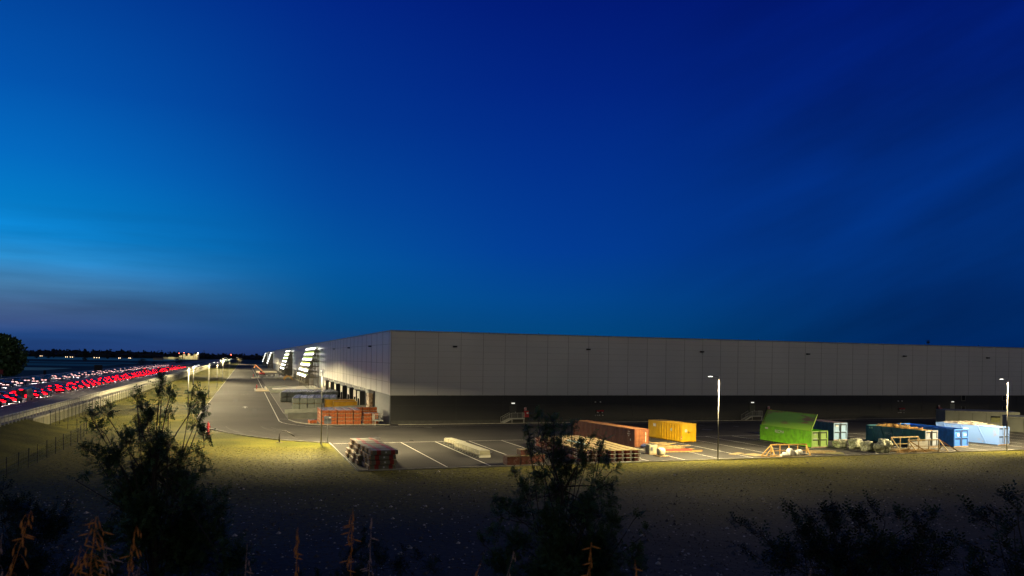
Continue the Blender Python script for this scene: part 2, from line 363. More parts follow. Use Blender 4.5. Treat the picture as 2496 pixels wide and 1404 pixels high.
# tyre tracks polished into the bend
tk = MB(); 
for i in range(26):
    r = 30+i*.9+rnd.uniform(-.3, .3); cx, cy = 24+rnd.uniform(-1.5, 1.5), 141+rnd.uniform(-2, 2); a0 = rnd.uniform(3.2, 3.9); a1 = a0+rnd.uniform(.3, .8)
    pts = [(cx+r*.72*math.cos(a0+(a1-a0)*t/10), cy+r*.9*math.sin(a0+(a1-a0)*t/10)) for t in range(11)]
    pts = [p for p in pts if -7.5 < p[0] < 20 and 116 < p[1] and (p[0] < 5.5 or p[1] < 134)]
    pts = [p for p in pts if not (p[0] < 6 and p[1] < 126 and p[0]+p[1]*.6 < 76)]
    if len(pts) > 2: line(tk, pts, .12, .005)
struct(tk.build('tyre_track', M('polished_asphalt', (.115, .11, .10), .8, scale=2, col2=(.075, .072, .066))))

# tufts and clods: nobody could count them
def scatter(name, label, cat, n, fx_, mat, seed, kind_):
    q = random.Random(seed); b = MB()
    for k in range(n):
        p = fx_(q)
        if p is None: continue
        x, y, z = p
        if kind_ == 'tuft':
            for m_ in range(4):
                a = q.uniform(0, 6.28); h = q.uniform(.02, .06); w = q.uniform(.02, .05); lx, ly = math.cos(a)*h*.5, math.sin(a)*h*.5
                b.add([(x-w*math.sin(a), y+w*math.cos(a), z), (x+w*math.sin(a), y-w*math.cos(a), z), (x+lx, y+ly, z+h)], [(0, 1, 2)])
        else:
            r = q.uniform(.03, .10)*(1 if q.random() < .93 else 2.2); a = q.uniform(0, 3)
            b.add([(x-r, y-r*.3, z), (x+r*.2, y-r, z), (x+r, y+r*.4, z), (x-r*.3, y+r, z), (x, y, z+r*.8)], [(0, 1, 4), (1, 2, 4), (2, 3, 4), (3, 0, 4)])
    o = b.build(name, mat); o['label'] = label; o['category'] = cat; o['kind'] = 'stuff'; return o
def fr_band(q):
    y = 81.9-abs(q.gauss(0, 13)); x = q.uniform(-18, 125); return (x, y, -.03) if y > 35 else None
def fr_left(q):
    x = q.uniform(-20, 10); y = q.uniform(82, 118)
    return (x, y, -.03) if y < 108+max(0, -x)*.9 else None
def fr_verge(q):
    y = 128+abs(q.gauss(0, 110)); x = q.uniform(-30, -9.2)
    return (x, y, -.02) if (y > 160 or x < -12) else None
def fr_rough(q):
    return (q.uniform(-34, -21.8), q.uniform(76, 130), -.0)
tuft_m = M('tuft_olive', (.24, .215, .025), .8, col2=(.10, .10, .015), scale=.8); tuft_g = M('tuft_green', (.07, .12, .02), .8, col2=(.14, .11, .03), scale=.6)
scatter('grass_tufts', 'thin olive grass tufts along the car park edge', 'grass', 15000, fr_band, tuft_m, 41, 'tuft')
scatter('grass_tufts', 'olive grass tufts between the road bend and the bare soil', 'grass', 5000, fr_left, tuft_m, 42, 'tuft')
scatter('grass_tufts', 'yellow green grass tufts on the roadside verge', 'grass', 9000, fr_verge, tuft_m, 43, 'tuft')
scatter('grass_tufts', 'rank green grass tufts along the wire fence', 'grass', 6000, fr_rough, tuft_g, 44, 'tuft')
def fr_soil(q):
    d = 34+abs(q.gauss(0, 26)); u = q.uniform(-.68, .68)*d; x, y, _ = CD(u, d)
    return (x, y, -.03) if y < 81.5 and not (x < -20.8) else None
scatter('clods', 'dark clods and stones strewn over the bare soil', 'soil', 9000, fr_soil, M('clod', (.07, .062, .05), .9), 45, 'clod')
scatter('pale_stones', 'small pale stones scattered over the bare soil', 'stones', 1700, fr_soil, M('pale_stone', (.42, .38, .32), .8), 46, 'clod')
# ------------------------------------------------------------------ motorway on its low embankment
ZD = 1.8
sheet('motorway', [[(-31.9, 30), (-31.9, 1200), (-24, 2200), (-60, 2200), (-79.6, 1200), (-79.6, 30)]], ZD, motorway_mat)
bk = MB()
bk.add([(-31.9, 30, ZD-.01), (-31.9, 136, ZD-.01), (-24.5, 134, -.02), (-21.5, 60, -.02), (-21.5, 30, -.02)], [(0, 4, 3, 2, 1)])
bk.add([(-79.5, 30, ZD-.01), (-79.5, 1200, ZD-.01), (-86, 1200, -.02), (-86, 30, -.02)], [(0, 1, 2, 3)])
bk.add([(-31.9, 135.9, ZD-.01), (-24.5, 134, -.02), (-31.0, 137, -.02)], [(0, 2, 1)])
struct(bk.build('embankment', grass_mat))
mm = MB()
for x in (-36.2, -52.6, -58.6, -75.2): line(mm, [(x, 60), (x, 1200)], .2, ZD+.008)
for x in (-40.4, -44.3, -48.4, -62.6, -66.6, -70.8):
    y = 70
    while y < 700: line(mm, [(x, y), (x, y+4.5)], .16, ZD+.008); y += 12
struct(mm.build('motorway_marking', paint))
md = MB(); md.box(-57.4, -54.0, 60, 1200, ZD, ZD+.16); struct(md.build('central_reserve', grass_mat))
sheet('side_road', [[(-92, 60), (-99, 60), (-99, 1200), (-92, 1200)]], -.012, motorway_mat)
rw = thing('retaining_wall', 'long stained concrete retaining wall carrying the motorway beside the grass verge', 'retaining wall', (-31, 137, 0))
wallm = M('stained_concrete_wall', (.19, .185, .12), .85, col2=(.06, .06, .04), scale=.5, stretch=(1, 2.5, .25), lo=.35, hi=.6, bump=.2)
MB().box(-.9, 0, 0, 990, 0, 1.5).build('wall_face', wallm, rw)
MB().box(-.95, .08, 0, 990, 1.5, 1.78).build('coping', conc, rw)
def guard_rail(x, y0, y1, step, label, near=0, nrail=2, side=1):
    t = thing('guard_rail', label, 'guard rail', (x, y0, ZD), 0, 'guard rails along the motorway')
    r = MB()
    for z in ([.55, .82, 1.18] if nrail == 3 else [.55, .8]):
        w = .16 if z < 1 else .08
        r.add([(.07*side, 0, z-w), (.11*side, 0, z-w*.4), (.05*side, 0, z), (.11*side, 0, z+w*.4), (.07*side, 0, z+w),
               (.07*side, y1-y0, z-w), (.11*side, y1-y0, z-w*.4), (.05*side, y1-y0, z), (.11*side, y1-y0, z+w*.4), (.07*side, y1-y0, z+w)],
              [(i, i+1, i+6, i+5) for i in range(4)])
        r.box(.03*side-.03, .03*side+.03, 0, y1-y0, z-w, z+w)
    r.build('rail_beam', rail_grey, t)
    pm = MB().box(-.07, .07, -.05, .05, -.35 if near else 0, 1.3 if nrail == 3 else .95).mesh('post', rail_grey)
    n = int((y1-y0)/step); far = MB()
    for k in range(n):
        y = k*step
        if k < near:
            o = bpy.data.objects.new('post', pm); COL.objects.link(o); o.parent = t; o.location = (0, y, 0)
        else: far.box(-.07, .07, y-.05, y+.05, 0, .95)
    o = far.build('post', rail_grey, t); struct(o, 'stuff'); return t
guard_rail(-31.6, 96, 900, 1.9, 'three-beam guard rail on the motorway edge above the retaining wall, nearest to the verge', 100, 3, -1)
guard_rail(-54.4, 120, 900, 3.0, 'guard rail along the central reserve next to the red tail lights', 70, 2, 1)
guard_rail(-57.0, 120, 900, 3.0, 'guard rail along the central reserve on the side of the white headlights', 70, 2, -1)
guard_rail(-79.2, 150, 1000, 4.0, 'farthest guard rail, between the motorway and the dark fields', 50, 2, 1)
# fences ----------------------------------------------------------
def wire_fence(pts, step, h, label, lim=100):
    t = thing('wire_fence', label, 'fence', (pts[0][0], pts[0][1], 0)); o0 = Vector((pts[0][0], pts[0][1], 0)); acc = 0; posts = []
    wires = MB()
    for a, c in zip(pts, pts[1:]):
        a = Vector((*a, 0))-o0; c = Vector((*c, 0))-o0; Ls = (c-a).length; n = max(1, int(Ls/step))
        for z in (.1, .5, .9, 1.3, 1.7, h-.1):
            wires.bar(a+Vector((0, 0, z)), c+Vector((0, 0, z)), .012)
        for k in range(n*6):
            p = a+(c-a)*(k/(n*6)); wires.bar(p+Vector((0, 0, .05)), p+Vector((0, 0, h-.1)), .008)
        posts += [a+(c-a)*(k/n) for k in range(n)]
    pm = MB().tube([(0, 0, 0), (0, 0, h)], .045, 6).mesh('post', M('fence_post', (.035, .04, .03), .6))
    for p in posts[:lim]:
        o = bpy.data.objects.new('post', pm); COL.objects.link(o); o.parent = t; o.location = p; o.rotation_euler = (rnd.uniform(-.03, .03), rnd.uniform(-.03, .03), 0)
    wires.build('mesh_wire', M('fence_wire', (.05, .055, .045), .5, .5), t); return t
wire_fence([(-21.4, 74), (-21.2, 96), (-21, 116), (-22, 128), (-26, 136), (-29.4, 141)], 3.6, 2.0, 'thin wire mesh fence with dark posts between the rough grass and the bare soil')
wire_fence([(-29.4, 141), (-29.6, 400)], 3.2, 2.6, 'taller wire fence with thin posts running in front of the pale retaining wall')

# ================================================================== LAMPS
def batwing(ld, mx=3.2, pw=1.5, back=1.0, c0=.12, c1=.42):
    """road optics: the lens throws most of its light out sideways, as street lamps do"""
    ld.use_nodes = True; t = ld.node_tree; em = t.nodes['Emission']
    tc_ = t.nodes.new('ShaderNodeTexCoord'); sp = t.nodes.new('ShaderNodeSeparateXYZ'); t.links.new(tc_.outputs['Normal'], sp.inputs[0])
    def mm_(op, a, b_=None):
        n = t.nodes.new('ShaderNodeMath'); n.operation = op
        for i, v in enumerate((a, b_)):
            if v is None: continue
            if isinstance(v, (int, float)): n.inputs[i].default_value = v
            else: t.links.new(v, n.inputs[i])
        return n.outputs[0]
    c = mm_('MAXIMUM', mm_('ABSOLUTE', sp.outputs[2]), .02)
    a = mm_('MINIMUM', mm_('POWER', c, -pw), mx)
    cut = t.nodes.new('ShaderNodeMapRange'); cut.inputs[1].default_value = c0; cut.inputs[2].default_value = c1; t.links.new(c, cut.inputs[0])
    bk_ = t.nodes.new('ShaderNodeMapRange'); bk_.inputs[1].default_value = -.1; bk_.inputs[2].default_value = .55; bk_.inputs[3].default_value = 1; bk_.inputs[4].default_value = back
    t.links.new(sp.outputs[1], bk_.inputs[0])
    t.links.new(mm_('MULTIPLY', mm_('MULTIPLY', a, cut.outputs[0]), bk_.outputs[0]), em.inputs['Strength'])
def street_lamp(x, y, h, label, hd=0.0, power=900, lit=True, arm=1.0, back=1.0, c0=.12, c1=.42, mx=3.2, pw=1.5):
    t = thing('street_lamp', label, 'street lamp', (x, y, 0), hd, 'yard street lamps')
    MB().tube([(0, 0, 0), (0, 0, .25), (0, 0, .26)], [.11, .11, .09], 10).build('base', galv, t)
    MB().tube([(0, 0, .26), (0, 0, h-.1)], [.08, .05], 10).build('pole', M('lamp_pole_grey', (.22, .215, .20), .6), t, True)
    hb = MB(); hb.tube([(0, 0, h-.1), (arm*.5, 0, h-.02), (arm, 0, h)], [.04, .035, .035], 8)
    hb.add([(arm-.1, -.13, h-.05), (arm+.55, -.1, h+.0), (arm+.55, .1, h+.0), (arm-.1, .13, h-.05), (arm-.05, -.09, h+.07), (arm+.45, -.06, h+.08), (arm+.45, .06, h+.08), (arm-.05, .09, h+.07)],
           [(0, 3, 2, 1), (4, 5, 6, 7), (0, 1, 5, 4), (1, 2, 6, 5), (2, 3, 7, 6), (3, 0, 4, 7)])
    hb.build('lamp_head', M('lamp_head_grey', (.14, .14, .15), .5), t)
    if lit:
        MB().box(arm+.0, arm+.48, -.085, .085, h-.075, h-.055).build('lens', lampglass, t)
        ld = bpy.data.lights.new('lamp_light', 'SPOT'); ld.energy = power; ld.color = (1, .81, .43); ld.spot_size = math.radians(174); ld.spot_blend = .1; ld.shadow_soft_size = .18; batwing(ld, mx, pw, back=back, c0=c0, c1=c1)
        lo_ = bpy.data.objects.new('lamp_light', ld); COL.objects.link(lo_); lo_.parent = t; lo_.location = (arm+.25, 0, h-.12); lo_.rotation_euler = (0, math.radians(-6), 0)
    return t
PW = 32000
street_lamp(55.2, 81.6, 10.4, 'tall lit street lamp at the car park edge left of the green skip', PI, PW, back=.12, c0=.15, c1=.42)
street_lamp(103.6, 81.6, 10.4, 'tall lit street lamp in front of the pale blue skip', PI, PW, back=.12, c0=.15, c1=.42)
street_lamp(152, 81.6, 10.4, 'lit street lamp beyond the right edge of the photo', PI, PW, back=.12, c0=.15, c1=.42)
street_lamp(200, 81.6, 10.4, 'lit street lamp far beyond the right edge of the photo', PI, PW, back=.12, c0=.15, c1=.42)
street_lamp(9.9, 108.0, 10.1, 'tall street lamp beside the grey signboard', PI/2, PW*1.0, back=1.0, c0=.16, c1=.5)
street_lamp(-9.8, 152, 10, 'lit street lamp half hidden behind the bushy tree by the road', 0, PW*.34, c0=.12, c1=.34, mx=6, pw=2.1)
for x, y, h, lb in [(-12.7, 214.9, 9.4, 'lit street lamp standing farthest left on the verge, behind the tree top'),
                    (-9.5, 227.9, 10, 'second lit street lamp along the road verge'),
                    (-9.5, 292.7, 10, 'third lit street lamp along the road verge'),
                    (-9.4, 358.1, 10, 'fourth lit street lamp along the road verge, nearer of a close pair'),
                    (-16.4, 569, 10, 'lit street lamp set back near the guard rail, behind the fourth verge lamp'),
                    (-9.4, 495, 10, 'fifth lit street lamp along the road verge'),
                    (-17.7, 703, 10, 'small lit street lamp set back near the guard rail, left of the fifth one'),
                    (-15.0, 660, 10, 'small lit street lamp just right of the farthest set back one')]:
    street_lamp(x, y, h, lb, 0, PW*(.23 if y < 240 else .42), c0=.02, c1=.16, mx=11, pw=2.1)
for k in range(5): street_lamp(-11.4+k*1.25+.3*(k % 2), 1096+5*k, 9.6, 'tiny lit lamp in the far cluster at the end of the road', 0, PW*.5 if k % 2 else 1500)['group'] = 'far lamps at the end of the access road'

# ================================================================== WAREHOUSE
wh = thing('warehouse', 'huge grey metal clad warehouse with dark base filling the right of the view', 'warehouse', (0, 0, 0))
XL, YF, XR, YB, ZC, ZT = 24.7, 139.1, 230., 1050., 5.3, 16.8
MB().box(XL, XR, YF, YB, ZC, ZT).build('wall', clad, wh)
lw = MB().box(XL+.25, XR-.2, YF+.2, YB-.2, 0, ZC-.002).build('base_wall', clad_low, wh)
MB().box(XL-.12, XR+.1, YF-.12, YB+.1, ZT, ZT+.22).build('roof', M('roof_trim', (.34, .34, .35), .5, .3), wh)
MB().box(XL-.04, XR, YF-.05, YF+.15, ZC-.12, ZC-.004).build('drip_edge', M('drip_edge_grey', (.42, .41, .39), .5), wh)
j = MB()
for k in range(48):
    x = XL+.2+4.34*k
    j.box(x-.035, x+.035, YF-.02, YF-.002, ZC+.02, ZT-.02)
hj = MB()
for k in range(1, 10):
    z = ZC+k*1.15; hj.box(XL+.1, XR-.5, YF-.014, YF-.002, z-.02, z+.02)
hj.build('panel_joint', hjoint_m, wh)
jy = [140.5+6.9*k for k in range(130)]
for y in jy: j.box(XL-.04, XL-.002, y-.06, y+.06, ZC+.02, ZT-.02)
for k in (2, 5, 8): z = ZC+k*1.15; j.box(XL-.03, XL-.002, YF+.1, YB, z-.03, z+.03)
j.build('panel_joint', joint_m, wh)
# lower wall seams and a slim plinth
j = MB()
for x in (37.2, 46.4, 55.6, 64.8, 74, 83.2, 92.4, 101.6, 110.8, 122.2, 131.4, 140.6, 149.8, 159, 171, 180, 190): j.box(x-.04, x+.04, YF+.17, YF+.198, .5, ZC-.14)
j.box(XL+.4, XR-1, YF+.14, YF+.198, .55, .62); j.box(XL+.4, XR-1, YF+.15, YF+.198, 3.35, 3.42)
j.build('wall_seam', M('base_seam', (.035, .036, .035), .6), wh)
MB().box(XL+.4, XR-1, YF+.05, YF+.197, 0.05, .5).build('plinth', M('plinth_dark', (.06, .06, .055), .8), wh)
# wall mounted floodlights (unlit)
for x in (36.7, 63.8, 89.7, 116.6, 143.8, 169.6): MB().box(x-.35, x+.35, YF-.55, YF-.05, 14.15, 14.42).build('floodlight', black, wh)
for y in (161.6, 196.5, 231.4, 267.0): MB().box(XL-.6, XL-.05, y-.4, y+.4, 14.2, 14.5).build('floodlight', black, wh)
# doors, windows
def door(x, lit, colr):
    d = MB().box(x-.7, x+.7, YF+.13, YF+.197, .9, 3.2).build('door', M('door_'+colr, {'dark': (.04, .042, .04), 'green': (.07, .08, .055), 'pale': (.25, .26, .2)}[colr], .5), wh)
    MB().box(x+.45, x+.55, YF+.08, YF+.129, 1.9, 2.1).build('handle', galv, d)
    MB().box(x-.3, x+.3, YF-.05, YF+.19, 3.6, 3.8).build('door_light', M('dim_door_lamp', (.7, .7, .65), .4, emit=(1, .97, .85), es=.8), wh)
door(48.4, 1, 'dark'); door(102.6, 1, 'green'); door(159.0, 1, 'pale')
for x in (162.4, 175.6):
    for z in (1.35, 4.0):
        wv = MB().box(x-.55, x+.55, YF+.1, YF+.197, z, z+1.15).build('window', M('dark_window_glass', (.02, .022, .025), .1), wh)
        MB().box(x-.65, x-.56, YF+.07, YF+.19, z-.1, z+1.25).box(x+.56, x+.65, YF+.07, YF+.19, z-.1, z+1.25).box(x-.65, x+.65, YF+.07, YF+.19, z-.12, z-.02).build('window_frame', M('window_frame_grey', (.25, .25, .22), .5), wv)
for x, z in ((63.0, 1.9), (137.6, 2.6), (150.2, 2.2), (180.5, 4.0)): MB().box(x-.6, x+.6, YF+.15, YF+.197, z-.6, z+.6).build('vent_grille', M('grille_dark', (.03, .03, .03), .6), wh)
for x0 in (66.2, 143.0):
    b = MB()
    for dx in (-.55, .55): b.tube([(x0+dx, YF-.02, 3.9), (x0+dx, YF+.19, 3.9)], .12, 10)
    b.build('vent_cap', white_p, wh)
    b = MB(); b.tube([(x0-.3, YF-.05, 2.15), (x0+1.2, YF-.05, 2.2)], .14, 10); b.tube([(x0+.1, YF-.15, 1.95), (x0+.1, YF-.15, 2.3)], .16, 8); b.tube([(x0+1., YF-.15, 1.95), (x0+1., YF-.15, 2.3)], .16, 8)
    b.build('fire_inlet', red_p, wh)
    b = MB()
    for dx in (-.5, .0, .4, 1.1): b.tube([(x0+dx, YF-.05, 1.25), (x0+dx, YF+.19, 1.25)], .09, 8)
    for dx in (-.1, .9): b.tube([(x0+dx, YF-.25, 1.85), (x0+dx, YF+.19, 1.85)], .11, 8)
    b.build('pipe_cap', white_p, wh)
# loading docks on the long left side
ant = thing('roof_antenna', 'small dark antenna frame on the warehouse roof, near the right edge', 'antenna', (158.5, 146, ZT+.22))
MB().tube([(0, 0, 0), (0, 0, 1.5)], .06, 6).bar((-.9, 0, 1.4), (.6, 0, 1.4), .08).bar((-.5, 0, .9), (.5, 0, .9), .08).bar((-.6, 0, 0), (.1, 0, 1.1), .06).bar((.6, 0, 0), (.1, 0, 1.1), .06).build('mast', black, ant)
MB().box(-.4, .4, -.1, .1, .75, 1.15).build('panel', black, ant)
shel = M('dock_shelter_black', (.012, .013, .016), .6); curt = M('dock_door_cream', (.52, .50, .42), .5)
slate = M('dock_wall_slate', (.07, .08, .10), .5)
MB().box(XL+.1, XL+.24, YF+.3, YB-1, 0.0, ZC-.003).build('dock_wall', slate, wh)
def dock(y):
    d = MB().box(XL-1.0, XL+.09, y-1.9, y-1.55, .9, 4.6).box(XL-1.0, XL+.09, y+1.55, y+1.9, .9, 4.6).box(XL-1.0, XL+.09, y-1.55, y+1.55, 4.1, 4.6).build('dock_shelter', shel, wh)
    MB().box(XL-1.06, XL-1.003, y-1.5, y+1.5, 3.0, 4.5).build('head_curtain', curt, d)
    MB().box(XL-1.06, XL-1.003, y-1.95, y-1.52, .95, 4.5).box(XL-1.06, XL-1.003, y+1.52, y+1.95, .95, 4.5).build('side_curtain', curt, d)
    MB().box(XL-.03, XL+.08, y-1.5, y+1.5, 1.2, 4.0).build('dock_door', M('dock_door_dark', (.03, .03, .03), .5), d)
    MB().box(XL-.7, XL+.09, y-1.4, y+1.4, .0, 1.15).build('dock_leveller', conc, d)
    MB().box(XL-.06, XL+.05, y-.12, y+.12, 4.85, 5.15).build('number_plate', white_p, d)
for y in (172.2, 178.6, 190.0, 204.2, 219.2, 234.2, 248.4, 334, 346, 358, 370, 382, 394, 406, 418, 505, 520, 535, 550, 565, 580, 600): dock(y)
# open drive-in doorway with goods inside
dw = MB().box(XL-.02, XL+.085, 156.6, 162.0, 1.2, 5.2).build('doorway', M('doorway_dark', (.02, .015, .012), .8), wh)
MB().box(XL-.35, XL+.08, 162.05, 162.6, .0, ZC-.01).build('downpipe', galv, wh)
gd = thing('stored_pallets', 'brown wrapped goods stacked inside the open drive-in doorway', 'pallet stack', (XL-.6, 159.3, 1.2))
for k in range(6): MB().box(-.3, .4, -1.8+.15*(k % 2), 1.8, k*.6, k*.6+.5).build('wrapped_layer', M('brown_wrapped_goods', (.20, .10, .05), .6, col2=(.4, .3, .2), lo=.5, hi=.6), gd)

# louvre screens with lit blades ------------------------------------
lv_m = M('louvre_blade_painted_glow', (.8, .8, .8), .4, emit=(1.0, .97, .90), es=4.5)  # blade emission stands in for floodlight falling on opaque panels
lv_g = M('louvre_top_green', (.45, .6, .05), .5)
def louvre_screen(y0, ln, label, first):
    t = thing('louvre_screen', label, 'louvre screen', (XL, y0, 0), 0, 'lit louvre screens on the long warehouse side')
    fr = MB(); nb = max(3, int(ln/6)+1)
    for k in range(nb):
        y = ln*k/(nb-1)
        fr.bar((-.35, y, 0), (-.35, y, 14.2), .34); fr.bar((-4.0, y, 5.2), (-.8, y, 15.2), .3)
        fr.bar((-3.9, y, 0), (-3.9, y, 5.2), .2); fr.bar((-2.2, y, 0), (-2.2, y, 5.0), .15); fr.bar((-1.5, y, 5), (-1.5, y, 13), .12)
        for i in range(6):
            z = 4.7+i*1.9; x = -4.0+3.2*(z-5.2)/10
            fr.bar((x, y, z), (-.3, y, z), .3)
            if i < 5: fr.bar((x*.55, y, z), (x*.55+.5, y, z+1.9), .12)
    for i in range(6): fr.bar((-.6, 0, 4.7+i*1.9), (-.6, ln, 4.7+i*1.9), .16)
    fr.build('steel_frame', dsteel, t)
    for i in range(6):
        z = 5.15+i*1.95; x = -4.7+3.2*(z-5.2)/10
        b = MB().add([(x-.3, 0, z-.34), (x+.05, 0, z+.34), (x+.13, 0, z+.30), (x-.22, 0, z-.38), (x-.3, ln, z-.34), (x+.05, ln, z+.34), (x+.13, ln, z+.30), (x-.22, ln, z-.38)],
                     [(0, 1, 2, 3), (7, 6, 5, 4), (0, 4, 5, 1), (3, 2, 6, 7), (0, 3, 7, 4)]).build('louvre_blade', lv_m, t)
        MB().box(x+.06, x+.9, .02, ln-.02, z+.43, z+.5).build('louvre_top', lv_g, t)
        if i in (2, 3, 4): MB().box(x+.10, x+.16, .02, ln-.02, z+.52, z+.86).build('yellow_strip', M('top_painted_glow', (.6, .75, .1), .5, emit=(.75, 1, .12), es=.9), t)  # added strip, its glow stands in for light on the louvre tops
        br = MB()
        for k in range(int(ln/2.2)): br.bar((x+.1, 1+k*2.2, z-.2), (x+.8, 1+k*2.2, z-.45), .14)
        br.build('bracket', dsteel, t)
    return t
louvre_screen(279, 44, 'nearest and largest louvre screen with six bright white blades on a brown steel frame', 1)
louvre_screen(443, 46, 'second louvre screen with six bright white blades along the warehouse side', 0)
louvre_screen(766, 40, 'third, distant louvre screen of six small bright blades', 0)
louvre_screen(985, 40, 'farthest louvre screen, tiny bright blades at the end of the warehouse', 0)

# concrete dock ramps with side walls ------------------------------------
def ramp_unit(y0, y1, h0, h1, h2, h3, label, surf=None):
    t = thing('dock_ramp', label, 'ramp', (7.8, y0, 0)); w = XL-7.9
    def wall(y, a, c):
        return MB().add([(0, y, 0), (w, y, 0), (w, y, c), (0, y, a), (0, y+.35, 0), (w, y+.35, 0), (w, y+.35, c), (0, y+.35, a)],
                        [(0, 1, 2, 3), (7, 6, 5, 4), (3, 2, 6, 7), (0, 3, 7, 4)])
    wall(0, h0, h1).build('side_wall', M('grey_ramp_concrete', (.22, .23, .20), .8, col2=(.16, .17, .15), scale=.8), t)
    wall(y1-y0, h2, h3).build('side_wall', M('grey_ramp_concrete', (.22, .23, .20)), t)
    MB().add([(1.5, .36, .02), (w, .36, 1.1), (w, y1-y0-.01, 1.1), (1.5, y1-y0-.01, .02)], [(0, 1, 2, 3)]).build('ramp_surface', surf or concrete_yard, t)
    return t
ramp_unit(153.4, 166.4, 1.15, 1.4, .95, 1.85, 'concrete ramp with two low grey side walls beside the orange brick packs')
pale_slab = M('pale_concrete_slab', (.55, .52, .45), .7, col2=(.45, .40, .30), scale=.3)
ramp_unit(263.5, 302, 1.0, 1.25, .6, .7, 'brightly lit pale ramp under the nearest louvre screen', pale_slab)
ramp_unit(424, 450, .5, 1.0, .6, .7, 'brightly lit pale ramp under the second louvre screen', pale_slab)
def island(y0, y1, label):
    t = thing('traffic_island', label, 'traffic island', (5.5, (y0+y1)/2, 0)); hl = (y1-y0)/2
    n = 8; poly = [(2.3, -hl), (2.3, hl)]+[(-1.6+.9*math.cos(a), hl-1+1*math.sin(a)) for a in [PI/2, PI*.75, PI]]+[(-1.6+.9*math.cos(a), -hl+1+1*math.sin(a)) for a in [PI, PI*1.25, PI*1.5]]
    MB().prism(poly, 0, .16).build('kerbed_base', conc, t)
    b = MB()
    for k in range(7): yy = -hl+1.2+k*(2*hl-2.4)/6; b.box(-2, 2.1, yy-.45, yy+.45, .163, .17)
    b.build('yellow_stripe', M('yellow_road_paint', (.75, .45, .06), .6), t)
    MB().tube([(1.2, 0, .16), (1.2, 0, .9), (1.0, 0, 1.35)], [.5, .4, .1], 10).build('wrapped_beacon', white_p, t)
island(270, 296, 'kerbed island with orange stripes and a white beacon, nearest on the access road')
island(428, 452, 'smaller kerbed island with orange stripes farther up the access road')
def hydrant(x, y, label, s=1.0):
    t = thing('fire_hydrant', label, 'hydrant', (x, y, 0)); 
    MB().tube([(0, 0, 0), (0, 0, .1), (0, 0, .12), (0, 0, 1.25), (0, 0, 1.5), (0, 0, 1.6)], [.22, .22, .14, .14, .19, .05], 12).build('body', red_p, t, True)
    MB().tube([(-.3, 0, 1.05), (.3, 0, 1.05)], .08, 8).tube([(0, -.28, .8), (0, 0, .8)], .1, 8).build('outlet', red_p, t)
    MB().tube([(0, 0, 1.6), (0, 0, 1.78)], .05, 6).build('stem', red_p, t); t.scale = (s, s, s); return t
hydrant(-5.2, 125.2, 'red pillar hydrant at the road bend, behind the edge of the bushy tree', 1.1)
hydrant(3.8, 287, 'red pillar hydrant on the nearest traffic island', 1.1)
hydrant(4.1, 446, 'red pillar hydrant on the farther traffic island', 1.2)

# steel stairs
def steel_stair(x, y, rz, label, mirror=1):
    t = thing('steel_stair', label, 'steel stair', (x, y, 0), rz)
    f = MB(); f.box(0, 2.6, -1.5, 0, .78, .9)
    for px in (.1, 2.5): f.box(px-.06, px+.06, -1.45, -1.33, 0, .78)
    f.build('landing', galv_d, t)
    s_ = MB()
    for yy in (-1.45, -.1):
        s_.bar((-1.7, yy, .05), (0, yy, .85), .05, .22)
    for k in range(5): s_.box(-1.55+k*.33, -1.25+k*.33, -1.42, -.12, .12+k*.16, .15+k*.16)
    s_.build('flight', galv_d, t)
    for yy in (-1.47, -.05):
        r = MB()
        if yy < -1 or mirror == 0: r.bar((0, yy, 1.95), (2.6, yy, 1.95), .05)
        r.bar((-1.7, yy, 1.1), (0, yy, 1.95), .05)
        for k in range(6): xx = -1.7+k*.34; z = .05+k*.16; r.bar((xx, yy, z), (xx, yy, z+1.08), .045 if k in (0, 5) else .025)
        if yy < -1:
            for k in range(12): r.bar((k*.236, yy, .9), (k*.236, yy, 1.95), .05 if k in (0, 5, 11) else .025)
        r.build('handrail', galv_d, t)
    r = MB(); r.bar((2.58, -1.47, 1.95), (2.58, -.05, 1.95), .05)
    for k in range(6): r.bar((2.58, -1.47+k*.28, .9), (2.58, -1.47+k*.28, 1.95), .03)
    r.build('handrail', galv_d, t); return t
steel_stair(47.6, YF+.0, 0, 'grey steel stair with railings left of the brown container')
steel_stair(101.4, YF+.0, 0, 'grey steel stair with railings below the green door, above the lidded green skip')
steel_stair(158.0, YF+.0, 0, 'dark steel stair mostly hidden behind the grey site cabins')
steel_stair(23.2, 139.4, -PI/2, 'grey steel stair at the warehouse corner beside the orange brick packs')
def hose_cabinet(x, z0, label):
    t = thing('hose_cabinet', label, 'hose cabinet', (x, YF-.05, 0))
    MB().box(-.45, .45, -.35, .1, z0, z0+1.2).build('cabinet', red_p, t, bevel=.02)
    MB().box(-.02, .35, -.37, -.352, z0+.65, z0+.95).build('label_plate', white_p, t)
    MB().box(-.4, .05, -.1, .1, z0+1.3, z0+1.85).build('sign', M('hose_sign', (.5, .1, .1), .5, col2=(.6, .6, .6), scale=3), t)
    MB().bar((-.35, -.2, 0), (-.35, -.2, z0), .06).build('leg', black, t); MB().bar((.35, -.2, 0), (.35, -.2, z0), .06).build('leg', black, t)
hose_cabinet(51.0, 1.05, 'red fire hose cabinet on the base wall right of the leftmost steel stair')
hose_cabinet(106.8, 1.05, 'red fire hose cabinet right of the green door')
hose_cabinet(154.8, 1.1, 'red fire hose cabinet on legs left of the site cabins')

